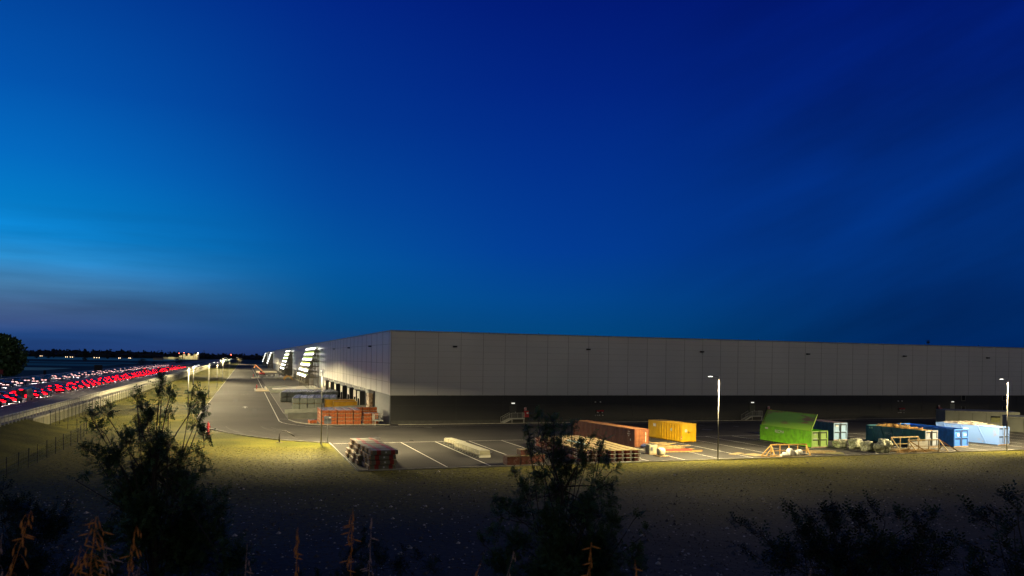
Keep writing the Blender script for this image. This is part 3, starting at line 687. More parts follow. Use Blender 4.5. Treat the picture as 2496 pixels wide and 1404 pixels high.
# ================================================================== SITE CABINS
cab_m = M('olive_grey_panel', (.30, .31, .24), .6, col2=(.26, .27, .21), scale=.5)
def cabin(x, y, rz, w, d, h, label, win=True):
    t = thing('site_cabin', label, 'site cabin', (x, y, 0), rz)
    MB().box(0, w, 0, d, .12, h-.25).build('wall', cab_m, t)
    MB().box(-.05, w+.05, -.05, d+.05, h-.25, h).build('roof_edge', M('cabin_roof_edge', (.38, .38, .28), .5), t)
    MB().box(.1, w-.1, .1, d-.1, h, h+.05).build('roof', M('cabin_roof_grey', (.16, .18, .19), .7), t)
    sm = MB()
    for k in range(1, int(w/2.5)+1): sm.box(k*2.5-.03, k*2.5+.03, -.02, -.002, .15, h-.3)
    sm.build('panel_seam', M('cabin_seam', (.16, .17, .12), .6), t)
    if win:
        wv = MB().box(w*.62, w*.62+1.6, -.06, -.003, 1.0, 2.2).build('window', M('cabin_shutter', (.33, .34, .12), .5), t)
        MB().box(w*.62-.02, w*.62+1.62, -.16, -.061, 1.95, 2.25).build('shutter_box', black, wv)
        dr = MB().box(w*.8, w*.8+1, -.05, -.003, .15, 2.2).build('door', M('cabin_door', (.42, .43, .30), .5), t)
        MB().box(w*.8+.8, w*.8+.9, -.1, -.051, 1.1, 1.2).build('handle', black, dr)
    MB().box(.3, w-.3, .2, d-.2, 0, .12).build('foundation_block', conc, t); return t
cabin(134.6, 119.5, -.55, 13.5, 6, 3.1, 'larger olive grey site cabin behind the pale blue skip, in front of the warehouse')
cabin(134.5, 105.8, -.72, 14, 5, 2.9, 'nearer olive grey site cabin cut by the right edge of the photo', False)

# ================================================================== CONTAINERS
def shipping_container(loc, rz, Lc, w, h, label):
    t = thing('shipping_container', label, 'container', loc, rz)
    m_ = M('brown_container_paint', (.145, .038, .013), .5, col2=(.10, .026, .010), scale=1.2, lo=.3, hi=.6)
    m2 = M('orange_brown_door_paint', (.27, .10, .033), .5, col2=(.17, .055, .02), scale=2)
    n = int(Lc/.28); b = MB()
    for side, x in ((-1, .05), (1, w-.05)):
        vs = []; fs = []
        for k in range(n+1):
            y = .1+(Lc-.2)*k/n; dx = (0, .0, .045, .045)[k % 4]*(-side)*-1
            vs += [(x-dx*side*-1, y, .18), (x-dx*side*-1, y, h-.12)]
        fs = [(2*i, 2*i+2, 2*i+3, 2*i+1) if side > 0 else (2*i, 2*i+1, 2*i+3, 2*i+2) for i in range(n)]
        b.add(vs, fs)
    b.box(.08, w-.08, Lc-.12, Lc-.04, .18, h-.12)
    b.build('corrugated_wall', m_, t)
    rf = MB(); n2 = int(Lc/.6)
    for k in range(n2): y = .15+(Lc-.3)*k/n2; rf.box(.1, w-.1, y, y+(Lc-.3)/n2*.55, h-.04, h-.01)
    rf.box(.05, w-.05, .05, Lc-.05, h-.09, h-.041)
    rf.build('roof', M('container_roof_rust', (.34, .16, .05), .6, col2=(.20, .08, .03), scale=.8), t)
    f = MB()
    for x in (0, w-.12): 
        for y in (0, Lc-.12): f.box(x, x+.12, y, y+.12, 0, h)
    for x in (.01, w-.11): f.box(x, x+.1, .12, Lc-.12, .0, .18); f.box(x, x+.1, .12, Lc-.12, h-.12, h+.005)
    for z in (0, h-.13): f.box(.12, w-.12, 0, .1, z, z+.13)
    f.build('frame', m_, t)
    for i in range(2):
        x0 = .13+i*(w-.26)/2; x1 = x0+(w-.26)/2-.02; d = MB().box(x0, x1, .05, .09, .14, h-.14)
        for k in range(5): xx = x0+(x1-x0)*(k+.5)/5; d.box(xx-.06, xx+.06, -.03, .049, .2, h-.2)
        dd = d.build('door', m2, t)
        r = MB()
        for q in (.3, .75): xx = x0+(x1-x0)*q; r.tube([(xx, -.02, .1), (xx, -.02, h-.1)], .025, 6)
        r.build('locking_bar', M('container_bar', (.36, .18, .08), .5), dd)
    for z, sz, s_ in ((h-.45, .24, 'TTN'), (h-.75, .18, '310 614 2'), (h-1.0, .15, '45G1'), (h-1.55, .38, '8')):
        text('stencil', s_, sz, white_p, t, (-.055, 1.35 if s_ != '8' else .95, z), (PI/2, 0, -PI/2))
    MB().box(w-.62, w-.5, -.012, .012, h-.85, h-.45).box(w-.6, w-.54, -.012, .012, .7, h-.95).build('door_sticker', white_p, t)
    return t
shipping_container((51.6, 96.4, 0), .13, 16.6, 2.45, 2.55, 'long brown corrugated shipping container behind the wrapped brown stacks')
def compactor(loc, rz, Lc, w, h, label):
    t = thing('waste_compactor', label, 'compactor', loc, rz)
    ym = M('yellow_skip_paint', (.68, .40, .015), .4, col2=(.58, .33, .01), scale=1.5)
    MB().box(.06, w-.06, .12, Lc*.62, .2, h-.08).build('body', ym, t)
    MB().box(.0, w, Lc*.62+.01, Lc, .2, h+.02).build('press_housing', ym, t, bevel=.03)
    rb = MB()
    for k in range(8):
        y = .25+k*(Lc*.6)/8
        for x in (-.06, w-.055): rb.box(x, x+.115, y, y+.16, .12, h-.06)
        rb.box(.06, w-.06, y, y+.12, h-.078, h-.01)
    for z in (.7, 1.25, 1.8): rb.box(.03, .056, .3, Lc*.6, z, z+.06); rb.box(w-.056, w-.03, .3, Lc*.6, z, z+.06)
    rb.build('rib', ym, t)
    dd = MB().box(-.02, w+.02, 0, .1, .1, h).box(.2, w-.2, -.05, -.002, .2, .3).box(.2, w-.2, -.05, -.002, h-.3, h-.2).box(.15, .28, -.05, -.002, .15, h-.15).box(w-.28, w-.15, -.05, -.002, .15, h-.15).box(w/2-.06, w/2+.06, -.05, -.002, .3, h-.3).build('door', ym, t)
    MB().bar((w/2-.35, -.07, h*.55), (w/2+.25, -.07, h*.5), .05).bar((w/2-.1, -.07, h*.45), (w/2-.1, -.07, h*.62), .05).build('latch', black, dd)
    b = MB().tube([(.75, -.012, h*.62), (.75, -.002, h*.62)], .24, 16).tube([(-.012, Lc*.3, h*.62), (.05, Lc*.3, h*.62)], .24, 16); b.build('round_logo', M('pale_logo', (.45, .6, .55), .5), t)
    hz = MB(); hz.box(-.04, -.022, .02, .14, .4, .95); hz.build('hazard_stripe', M('hazard_red_white', (.7, .7, .7), .5, col2=(.5, .02, .02), scale=6, lo=.48, hi=.52, stretch=(1, 1, 1)), t)
    MB().box(-.02, -.001, Lc*.72, Lc*.88, h*.45, h*.9).build('side_panel', ym, t)
    MB().box(-.03, -.021, Lc*.76, Lc*.84, h*.68, h*.85).build('notice', white_p, t)
    MB().box(.3, .5, .1, Lc, 0, .2).box(w-.5, w-.3, .1, Lc, 0, .2).build('skid', ym, t); return t
compactor((62.0, 101.0, 0), .15, 8.2, 2.7, 2.8, 'yellow ribbed waste compactor container with double door, right of the brown container')
def skip(loc, rz, Lc, w, h, label, c1, c2, cdoor=None, rust=None, ribs=5, closed=False, name='roll_off_skip', slant=.8):
    t = thing(name, label, 'skip', loc, rz)
    nm = label.split()[0]+'_'+label.split()[1]
    sm = M('paint_'+nm, c1, .5, col2=rust or tuple(v*.8 for v in c2), scale=.9 if rust else 1.6, lo=.22 if rust else .35, hi=.42 if rust else .65)
    dm = M('door_paint_'+nm, cdoor or c1, .5, col2=c2 if not cdoor else tuple(v*.8 for v in cdoor), scale=2.5, lo=.25, hi=.45)
    b = MB()
    b.box(.04, .09, .08, Lc, .22, h-.1); b.box(w-.09, w-.04, .08, Lc, .22, h-.1); b.box(.09, w-.09, Lc-.06, Lc, .22, h-.1)
    b.box(.09, w-.09, .08, Lc-.06, .2, .26)
    b.build('body', sm, t)
    r = MB(); r.box(-.02, .12, .05, Lc+.02, h-.1, h); r.box(w-.12, w+.02, .05, Lc+.02, h-.1, h); r.box(.12, w-.12, Lc-.1, Lc+.02, h-.1, h)
    r.box(-.02, .1, .05, Lc, .14, .26); r.box(w-.1, w+.02, .05, Lc, .14, .26)
    for k in range(ribs):
        y = (k+.9)*Lc/(ribs+.6)
        for x in (.015, w-.015): r.bar((x, y-slant/2, .26), (x, y+slant/2, h-.1), .14, .12)
    for y in (.08, Lc-.1):
        for x in (.0, w): r.bar((x, y, .1), (x, y, h-.02), .1, .14)
    r.build('frame', sm, t)
    for i in range(2):
        x0 = .02+i*(w-.04)/2; x1 = x0+(w-.04)/2-.03
        d = MB().box(x0, x1, .0, .05, .2, h-.02)
        for xx in (x0, x1-.12): d.box(xx, xx+.12, -.07, -.002, .2, h-.02)
        for z in (.2, h*.5, h-.16): d.box(x0+.12, x1-.12, -.06, -.002, z, z+.14)
        dd = d.build('door', dm, t)
        MB().box(x0+.14, x1-.14, -.03, -.003, h-.36, h-.19).box(x0+.14, x1-.14, -.03, -.003, h*.5-.18, h*.5-.01).box(x1-.24, x1-.13, -.03, -.003, .36, h*.5-.19).box(x1-.24, x1-.13, -.03, -.003, h*.5+.15, h-.37).build('recess', M('door_recess_'+nm, tuple(v*.12 for v in (cdoor or c1)), .7), dd)  # dark strips paint the shadow lines along the door rails
        MB().tube([(x1-.06 if i == 0 else x0+.06, -.1, .25), (x1-.06 if i == 0 else x0+.06, -.1, h-.1)], .03, 6).build('locking_bar', dsteel, dd)
    MB().box(.0, w, -.04, .07, .05, .19).build('sill', M('rusty_sill', (.36, .22, .12), .7, col2=(.5, .4, .3)), t)
    MB().box(.5, .68, .1, Lc, 0, .14).box(w-.68, w-.5, .1, Lc, 0, .14).build('skid', dsteel, t)
    if closed:
        MB().box(.0, w, .0, Lc, h+.002, h+.06).build('roof', M('rust_streaked_roof', (.16, .07, .04), .7, col2=(.05, .08, .14), scale=1.5), t)
    return t
G_ = 'skips standing in the car park'
gs = skip((77.0, 90.7, 0), .05, 11.0, 3.0, 2.45, 'bright green skip with its big rust patched lid raised, beside the yellow timber frame', (.19, .56, .02), (.17, .46, .025), cdoor=(.32, .52, .12), ribs=5)
lid_m = M('rust_patched_green_lid', (.32, .64, .03), .5, col2=(.38, .22, .05), scale=.55, lo=.38, hi=.47, det=10, stretch=(1, .35, 2.2))
lp = []
sections = [(0, 2.45), (.45, 3.25), (.85, 4.1), (1.1, 4.75)]
lb_ = MB(); nS = len(sections)
vs = [(x, y, z) for y in (.15, 10.6) for x, z in sections]+[(x+.09, y, z-.02) for y in (.15, 10.6) for x, z in sections]
fs = [(i, nS+i, nS+i+1, i+1) for i in range(nS-1)]+[(2*nS+i, 2*nS+i+1, 3*nS+i+1, 3*nS+i) for i in range(nS-1)]+[(i, i+1, 2*nS+i+1, 2*nS+i) for i in range(nS-1)]+[(nS+i+1, nS+i, 3*nS+i, 3*nS+i+1) for i in range(nS-1)]+[(nS-1, 2*nS-1, 4*nS-1, 3*nS-1)]
lid = lb_.add(vs, fs).build('lid', lid_m, gs)
MB().bar((-.03, .12, 2.5), (1.08, .12, 4.8), .12, .12).bar((-.03, 10.65, 2.5), (1.08, 10.65, 4.8), .1).bar((1.1, .1, 4.78), (1.1, 10.7, 4.78), .1).build('lid_rim', M('lid_rim_green', (.32, .5, .03), .5), lid)
text('lettering', 'RECMA', .62, white_p, gs, (-.06, 6.6, 1.75), (PI/2, 0, -PI/2))
MB().box(-.03, -.0, 9.2, 9.9, 1.95, 2.2).build('notice', white_p, gs)
MB().box(.35, .75, -.09, -.075, 1.9, 2.1).box(.3, .95, -.09, -.075, 1.25, 1.45).build('notice', M('pale_green_sticker', (.5, .6, .4), .5), gs)
bc = skip((88.1, 98.8, 0), .0, 6.5, 2.7, 2.8, 'closed blue skip with light blue doors and a rusty roof, behind the green skip', (.015, .075, .19), (.01, .05, .13), cdoor=(.22, .36, .58), ribs=0, closed=True)
MB().box(.4, .85, -.09, -.075, 2.2, 2.45).build('notice', white_p, bc)
dk = skip((94.5, 87.3, 0), .08, 10.6, 2.65, 2.55, 'dark teal skip with grey doors, heaped with timber offcuts', (.025, .14, .20), (.02, .11, .16), cdoor=(.30, .33, .40), ribs=5, slant=1.0)
text('lettering', 'RECMA', .5, M('faded_lettering', (.35, .42, .45), .6), dk, (-.03, 6.2, 1.55), (PI/2, 0, -PI/2))
MB().box(-.03, -.0, 9.3, 10.0, 2.05, 2.3).build('notice', M('pale_green_sticker', (.5, .6, .4)), dk)
bb = skip((100.0, 87.2, 0), .03, 10.5, 2.9, 2.7, 'bright blue skip with white markings on its doors, right of the dark teal one', (.012, .13, .55), (.01, .10, .42), cdoor=(.06, .20, .72), ribs=2, slant=.9)
em = MB(); em.tube([(.75, -.10, 1.85), (.75, -.08, 1.85)], .24, 18); em.tube([(.75, -.108, 1.85), (.75, -.101, 1.85)], .2, 18); em.build('round_emblem', white_p, bb)
text('number', '288', .42, white_p, bb, (2.12, -.085, 1.85), (PI/2, 0, 0))
lb2 = skip((109.4, 87.6, 0), .16, 10.0, 2.9, 2.85, 'pale blue worn skip with rust streaked posts, full of rubble and planks', (.12, .22, .52), (.28, .2, .16), cdoor=(.15, .26, .60), rust=(.22, .17, .15), ribs=3, slant=1.3)
MB().box(-.05, -.03, 4.6, 5.4, 1.9, 2.3).build('notice', white_p, lb2)
# yellow skips waiting at the docks
ysk = [((18.6, 174.5, 0), -PI/2+.02, 7.5, 2.3, 2.1), ((17.2, 178.5, 0), -PI/2+.02, 7.5, 2.3, 2.3)]
for (p, rz, Lc, w, h), lb in zip(ysk, ('ochre yellow skip behind the ramp wall, the nearer of two at the docks', 'ochre yellow skip behind the ramp wall, the farther of two at the docks')):
    t = thing('dock_skip', lb, 'skip', (p[0], p[1], 0), 0); ym2 = M('ochre_skip_paint', (.50, .27, .01), .5, scale=1.2)
    MB().add([(0, 0, .15), (Lc, 0, .15), (Lc, w, .15), (0, w, .15), (0, -.1, h), (Lc, -.1, h), (Lc, w+.1, h), (0, w+.1, h)], [(0, 3, 2, 1), (4, 5, 6, 7), (0, 1, 5, 4), (1, 2, 6, 5), (2, 3, 7, 6), (3, 0, 4, 7)]).build('body', ym2, t)
    r = MB()
    for k in range(8): x = k*Lc/7; r.bar((x, -.05, .15), (x, -.14, h), .1)
    r.box(-.08, Lc+.08, -.2, -.1, h-.14, h+.03).box(-.08, Lc+.08, w+.1, w+.2, h-.14, h+.03); r.build('rib', ym2, t)
    MB().box(0, Lc, .3, .5, 0, .15).box(0, Lc, w-.5, w-.3, 0, .15).build('skid', dsteel, t)
# debris inside the skips: heaps of sticks (each heap counts as loose rubble)
def heap(name, label, x0, x1, y0, y1, z, n, ln, mat, frame, seed, hump=.35):
    q = random.Random(seed); b = MB()
    for k in range(n):
        x = q.uniform(x0+.3, x1-.3); y = q.uniform(y0, y1); a = q.uniform(-.7, .7)+(PI/2 if q.random() < .6 else 0); e = q.uniform(-.12, .3); l = q.uniform(.5, 1)*ln
        zz = z-.25+hump*q.random()*(1-((y-(y0+y1)/2)/((y1-y0)/2))**2)
        d = Vector((math.cos(a)*math.cos(e), math.sin(a)*math.cos(e), math.sin(e)))*l/2; c = Vector((x, y, zz))
        p0, p1 = c-d, c+d
        for p in (p0, p1): p.x = min(max(p.x, x0), x1)
        b.bar(p0, p1, q.uniform(.05, .14), q.uniform(.03, .06))
    b.box(x0, x1, y0-.3, y1+.3, z-.5, z-.3)
    o = b.build(name, mat); o.matrix_world = Matrix.Translation(frame.location) @ Matrix.Rotation(frame.rotation_euler.z, 4, 'Z')
    o['label'] = label; o['category'] = 'debris'; o['kind'] = 'stuff'; return o
heap('timber_offcuts', 'yellow timber offcuts heaped in the dark teal skip', .15, 2.5, .6, 9.8, 2.55, 150, 2.0, timber, dk, 1, .75)
heap('rubble_planks', 'white and grey planks heaped in the pale blue skip', .15, 2.7, .8, 9.3, 2.85, 130, 2.0, M('pale_rubble', (.62, .58, .5), .8, col2=(.3, .25, .2), scale=2), lb2, 2, .7)

# ================================================================== PALLETS, BRICKS, BUNDLES
def instance(proto, loc, rz=0, label=None): return dup(proto, loc, rz, label)
first_used = {}
def place(proto, loc, rz=0, label=None, group=None):
    if proto.name not in first_used:
        first_used[proto.name] = 1; proto.location = loc; proto.rotation_euler = (0, 0, rz); o = proto
    else: o = dup(proto, loc, rz)
    if label: o['label'] = label
    if group: o['group'] = group
    return o
def brick_mat():
    m = bpy.data.materials.new('orange_clay_brick'); m.use_nodes = True; t = m.node_tree; b = t.nodes['Principled BSDF']; b.inputs['Roughness'].default_value = .85
    tx = t.nodes.new('ShaderNodeTexCoord'); sx = t.nodes.new('ShaderNodeSeparateXYZ'); t.links.new(tx.outputs['Object'], sx.inputs[0])
    ad = t.nodes.new('ShaderNodeMath'); ad.operation = 'ADD'; t.links.new(sx.outputs[0], ad.inputs[0]); t.links.new(sx.outputs[1], ad.inputs[1])
    cx = t.nodes.new('ShaderNodeCombineXYZ'); t.links.new(ad.outputs[0], cx.inputs[0]); t.links.new(sx.outputs[2], cx.inputs[1])
    br = t.nodes.new('ShaderNodeTexBrick'); br.offset = 0; br.inputs['Scale'].default_value = 4.5; br.inputs['Mortar Size'].default_value = .06
    br.inputs['Color1'].default_value = (.46, .115, .022, 1); br.inputs['Color2'].default_value = (.30, .07, .016, 1); br.inputs['Mortar'].default_value = (.04, .012, .008, 1)
    br.inputs['Brick Width'].default_value = .7; br.inputs['Row Height'].default_value = .7
    t.links.new(cx.outputs[0], br.inputs['Vector']); t.links.new(br.outputs[0], b.inputs['Base Color']); return m
bm_ = brick_mat(); film = M('plastic_film', (.55, .52, .50), .25, col2=(.30, .22, .17), scale=2.5, lo=.4, hi=.6, bump=.8, bscale=5)
bp = thing('brick_pack', 'orange clay brick pack in the tall stacked block by the warehouse corner', 'brick pack', group='brick packs by the warehouse corner')
MB().box(-.62, .62, -.62, .62, .07, .60).build('bricks', bm_, bp)
MB().box(-.60, .60, -.60, .60, .601, .62).build('top_film', film, bp)
MB().box(-.6, -.4, -.64, .64, 0, .059).box(-.1, .1, -.64, .64, 0, .059).box(.4, .6, -.64, .64, 0, .059).build('pallet', timber_p, bp)
def jit(): return rnd.uniform(-.03, .03)
for iy in range(6):
    for ix in range(5):
        for iz in range(4):
            if iy > 0 and iz < 3 and 0 < ix: continue          # buried inside the block, never seen
            gap = .12*(ix > 1)+.1*(ix > 3)
            place(bp, (13.4+ix*1.36+gap+jit(), 139.9+iy*1.4+(.2 if ix < 1 else 0)+jit(), iz*.645), jit())
for ix in range(2):
    for iy in range(2):
        for iz in range(3): place(bp, (20.9+ix*1.36+jit(), 140.6+iy*1.42+jit(), iz*.645), jit(), 'orange clay brick pack in the lower three-high stack beside the corner stair', 'brick packs in the lower stack')
for ix in range(3):
    for iz in range(4): place(bp, (20.4+ix*1.4, 148.2, iz*.645), jit(), 'orange clay brick pack in the short rear row against the warehouse wall', 'brick packs in the rear row')
place(bp, (11.5, 143.0, 0), .2, 'single orange brick pack on the ground left of the big block')['group'] = 'brick packs by the warehouse corner'

# grey wrapped pallets in the yard
gw = M('grey_green_shrinkwrap', (.21, .23, .20), .3, col2=(.15, .17, .15), scale=1.2, bump=.5, bscale=3)
gtop = M('shiny_wrap_painted_glints', (.85, .82, .85), .25, col2=(.16, .16, .22), scale=3.5, lo=.47, hi=.58, bump=1.0, bscale=6)  # streaky highlights are painted into the wrap colour
gp = thing('wrapped_pallet', 'grey shrink wrapped pallet in the far block in the yard', 'wrapped pallet', group='wrapped pallets, far block')
MB().blob((0, 0, .70), (.80, .80, .62), 3, 16, 8, .035, .22).build('wrapped_load', gw, gp)
MB().box(-.6, .6, -.6, .6, 1.315, 1.335).build('wrap_top', gtop, gp)
MB().box(-.65, -.45, -.65, .65, 0, .12).box(-.1, .1, -.65, .65, 0, .12).box(.45, .65, -.65, .65, 0, .12).build('pallet', timber_p, gp)
for ix in range(9):
    for iy in range(9):
        for iz in range(2):
            if iz == 0 and iy > 0 and ix > 0: continue
            if ix in (3,) and iy < 2: continue
            if rnd.random() < .06 and iz == 1: continue
            place(gp, (9.5+ix*1.62+jit()*3+iy*.25, 210+iy*1.75+jit()*3, iz*1.34), jit()*2)
for ix in range(6):
    for iy in range(9):
        for iz in range(2):
            if iz == 0 and iy > 0 and ix > 0: continue
            if ix == 4 and iy < 1: continue
            if rnd.random() < .06 and iz == 1: continue
            place(gp, (10.8+ix*1.66+jit()*3+iy*.2, 180.4+iy*1.75+jit()*3, iz*1.34), jit()*2, 'grey shrink wrapped pallet in the near block in the yard, left of the ochre skips', 'wrapped pallets, near block')

# big wrapped timber bundles with dark red bands
bw = M('bundle_timber_ends', (.50, .32, .16), .7, col2=(.07, .03, .02), scale=9, lo=.42, hi=.56, det=3)
ww = M('pale_bundle_wrap', (.24, .225, .13), .5, col2=(.14, .13, .08), scale=2, bump=.4)
rw_ = M('dark_red_band', (.34, .025, .014), .5)
tb = thing('timber_bundle', 'banded timber bundle in the four-high stack at the car park corner', 'timber bundle', group='banded timber bundles at the car park corner')
MB().box(-1.45, 1.45, -.95, .95, .07, .50).build('boards', bw, tb)
MB().box(-1.25, 1.46, -.965, .965, .06, .52).build('wrap', ww, tb)
MB().box(-.80, -.36, -.975, .975, .055, .528).build('red_band', rw_, tb); MB().box(.72, 1.14, -.975, .975, .055, .528).build('red_band', rw_, tb)
MB().box(-1.2, -1.1, -.9, .9, 0, .055).box(-.1, 0, -.9, .9, 0, .055).box(1.0, 1.1, -.9, .9, 0, .055).build('bearer', timber_p, tb)
MB().box(.1, .28, -.985, -.976, .22, .40).build('label_tag', white_p, tb)
for iy, (hn, off) in enumerate([(4, .0), (4, -.1), (4, -.25), (4, -.45), (4, -.3), (4, -.5)]):
    for iz in range(hn):
        sh = (-.12, .0, -.08, .1)[iz]
        if iy >= 2 and iz >= 2: sh -= 0
        place(tb, (14.05+off+sh+(.0 if iz > 1 or iy < 2 else -.35), 82.2+1.05+iy*2.25+jit(), iz*.53), jit()*.8)
# short brown packs and the long rows of bound packs
wb = M('brown_film_wrapped', (.34, .25, .22), .28, col2=(.17, .06, .04), scale=3, lo=.55, hi=.70, bump=.9, bscale=4)
pt = M('plywood_top', (.36, .28, .13), .6, col2=(.22, .17, .08), scale=1.5)
wp = thing('brown_pack', 'brown wrapped pack of boards', 'brown pack', group='single brown packs')
MB().box(-.75, .75, -.75, .75, .08, 1.0).build('wrapped_boards', wb, wp)
MB().box(-.77, .77, -.77, .77, 1.0, 1.05).build('top_board', pt, wp)
MB().box(-.7, -.5, -.7, .7, 0, .08).box(.5, .7, -.7, .7, 0, .08).build('bearer', timber_p, wp)
place(wp, (28.9, 83.4, 0), .0, 'brown wrapped pack on the ground, left of the centre tree')
place(wp, (30.7, 83.6, 0), .0, 'brown wrapped pack on the ground carrying a smaller pack, left of the centre tree')
o = place(wp, (30.5, 83.8, 1.06), .06, 'small brown wrapped pack standing on another, left of the centre tree'); o.scale = (.8, .8, .62)
o = place(wp, (32.6, 85.2, 0), .1, 'brown wrapped pack half hidden by the centre tree'); o.scale = (1, 1, .9)
wp2 = thing('bound_pack', 'low maroon wrapped pack in the long rows behind the centre tree', 'bound pack', group='bound packs in long rows')
MB().blob((0, 0, .23), (.44, 1.08, .21), 5, 14, 6, .04, .2).build('wrapped_boards', M('maroon_gloss_wrap', (.45, .38, .36), .2, col2=(.15, .04, .028), scale=2.6, lo=.58, hi=.70, bump=1.0, bscale=4), wp2)
MB().box(-.46, .46, -1.1, 1.1, .435, .455).build('top_board', M('plywood_top', (.56, .46, .24)), wp2)
MB().box(-.44, .44, -1.10, -1.06, .0, .04).box(-.44, .44, 1.0, 1.08, 0, .05).build('white_fold', white_p, wp2)
for ix in range(7):
    for iy in range(8):
        for iz in range(3):
            if iz < 2 and iy > 0 and ix > 0: continue
            if (ix, iy) in ((6, 7),): continue
            x0 = 38.3+ix*1.08; y0 = 84.0+iy*2.28+(.0 if ix > 2 else .5)
            place(wp2, (x0+iy*.12, y0, iz*.46), .0+jit()*.5)
sh = MB()
for k in range(2): sh.box(-.3, .3, -2, 2, 0, .02)
bs = tag(MB().add([(-.35, -2.6, 0), (.35, -2.6, 0), (.35, 2.6, .02), (-.35, 2.6, .0), (-.35, -2.6, -.1), (.35, -2.6, -.1)], [(0, 1, 2, 3), (0, 4, 5, 1)]).build('blue_tarpaulin', M('light_blue_sheet', (.25, .48, .55), .4)), 'strip of light blue sheeting lying on top of the bound packs', 'tarpaulin'); bs.location = (40.9, 92.5, 1.41)
# cream steel beams on the bays
cr = M('cream_profile', (.42, .40, .27), .5, col2=(.32, .30, .20), scale=2)
def beam_stack(loc, rz, ln, w, h, label):
    t = thing('beam_stack', label, 'beam stack', loc, rz)
    b = MB(); 
    for k in range(3): b.box(-w/2, w/2, -ln/2+.05*k, ln/2-.04*k, .3+k*(h-.3)/3, .3+(k+1)*(h-.3)/3-.03)
    b.build('profiles', cr, t)
    s_ = MB()
    n = int(ln/1.1)
    for k in range(n+1): y = -ln/2+.1+k*(ln-.2)/n; s_.box(-w/2-.06, w/2+.06, y-.07, y+.07, 0, .29); s_.box(-w/2-.07, -w/2-.005, y-.05, y+.05, .05, h-.05)
    s_.build('support_foot', M('pale_support', (.62, .60, .50), .6), t)
    MB().box(-w/2+.05, w/2-.05, -ln/2+.1, ln/2-.1, h-.02, h+.02).build('cover_sheet', M('cream_cover', (.6, .58, .42), .6), t); return t
beam_stack((27.6, 103.6, 0), .12, 5.5, 1.1, .8, 'farther short stack of cream steel profiles on feet in the empty bays')
beam_stack((27.6, 95.3, 0), .04, 10.4, 1.35, .85, 'nearer long stack of cream steel profiles on feet in the empty bays')

# ibc tank and white drum
t = thing('water_tank', 'pale caged liquid tank on a pallet beside the bound packs', 'tank', (50.2, 89.2, 0), .1)
MB().box(-.6, .6, -.5, .5, .16, 1.25).build('plastic_tank', M('translucent_tank', (.62, .58, .36), .4, scale=2), t, bevel=.06)
c = MB()
for k in range(7):
    x = -.63+k*.21; c.bar((x, -.53, .14), (x, -.53, 1.28), .02); c.bar((x, .53, .14), (x, .53, 1.28), .02); c.bar((x, -.53, 1.28), (x, .53, 1.28), .02)
for k in range(6):
    y = -.53+k*.212; c.bar((-.63, y, .14), (-.63, y, 1.28), .02); c.bar((.63, y, .14), (.63, y, 1.28), .02)
for k in range(5):
    z = .16+k*.28; c.bar((-.63, -.53, z), (.63, -.53, z), .022); c.bar((-.63, .53, z), (.63, .53, z), .022); c.bar((-.63, -.53, z), (-.63, .53, z), .022); c.bar((.63, -.53, z), (.63, .53, z), .022)
c.build('cage', M('cage_steel', (.22, .24, .24), .4, .6), t)
MB().box(-.65, .65, -.55, .55, 0, .13).build('pallet', timber_p, t)
MB().box(-.5, -.15, -.56, -.54, .5, .95).build('plate', M('cage_plate', (.1, .1, .11), .5), t)
def pallet_parts(t, sx, sy, mat=timber_p):
    p = MB()
    for k in range(5): y = -sy+k*2*sy/4; p.box(-sx, sx, y-.09, y+.09, .11, .135)
    for k in range(3): x = -sx+.08+k*(sx-.08); p.box(x-.06, x+.06, -sy, sy, .02, .108)
    return p.build('pallet', mat, t)
t = thing('white_drum', 'rounded white drum on a wooden pallet in front of the caged tank', 'drum', (50.3, 86.6, 0), .15)
pallet_parts(t, .75, .6, timber_p); MB().blob((-.1, .1, .62), (.5, .48, .5), 9, 14, 9, .04, .6).build('drum', M('cream_drum', (.68, .64, .44), .5), t, True)
# loose timber pile with a red plank
t = thing('timber_pile', 'loose pile of beams and a blue sheet behind the caged tank', 'timber pile', (55.2, 94.6, 0), 0); q = random.Random(5)
b = MB()
for k in range(26):
    a = q.uniform(-1.1, -.2) if k < 18 else q.uniform(.2, 1.0); l = q.uniform(1.5, 5.2); c_ = Vector((q.uniform(-1.6, 1.8), q.uniform(-2.5, 3), q.uniform(.1, .75)))
    if l > 3.5: c_.z *= .6
    d = Vector((math.cos(a), math.sin(a), q.uniform(-.1, .1)))*l/2; p0 = c_-d; p1 = c_+d; p0.z = max(p0.z, .05); p1.z = max(p1.z, .05); b.bar(p0, p1, q.uniform(.08, .22), q.uniform(.05, .14))
b.build('beams', M('weathered_timber', (.42, .30, .12), .8, col2=(.25, .17, .07), scale=2), t)
MB().blob((-1.9, 1.6, .25), (.8, .6, .3), 4, 12, 6, .3).build('blue_sheet', M('dark_blue_sheet', (.04, .06, .16), .5), t)
t = thing('red_plank', 'long red painted plank lying on boards in front of the loose beams', 'plank', (54.9, 90.8, .0), -.12)
MB().box(-2.6, 2.2, -.22, .22, .12, .34).build('plank', M('red_plank_paint', (.55, .06, .04), .5), t); MB().box(-1.8, 3.4, -.5, -.24, .0, .12).box(1.2, 3.9, .1, .5, .0, .14).build('board', timber, t)
# flat boards
for x, y, rz, w, l, lb in ((61.7, 87.0, .5, 2.6, 1.0, 'flat plywood board lying alone on the white bay line'), (63.4, 85.4, .15, 2.2, 2.4, 'larger flat plywood board lying left of the yellow timber frame')):
    t = tag(MB().box(-w/2, w/2, -l/2, l/2, 0, .04).build('plywood_board', pt), lb, 'board'); t.location = (x, y, .012); t.rotation_euler = (0, 0, rz)
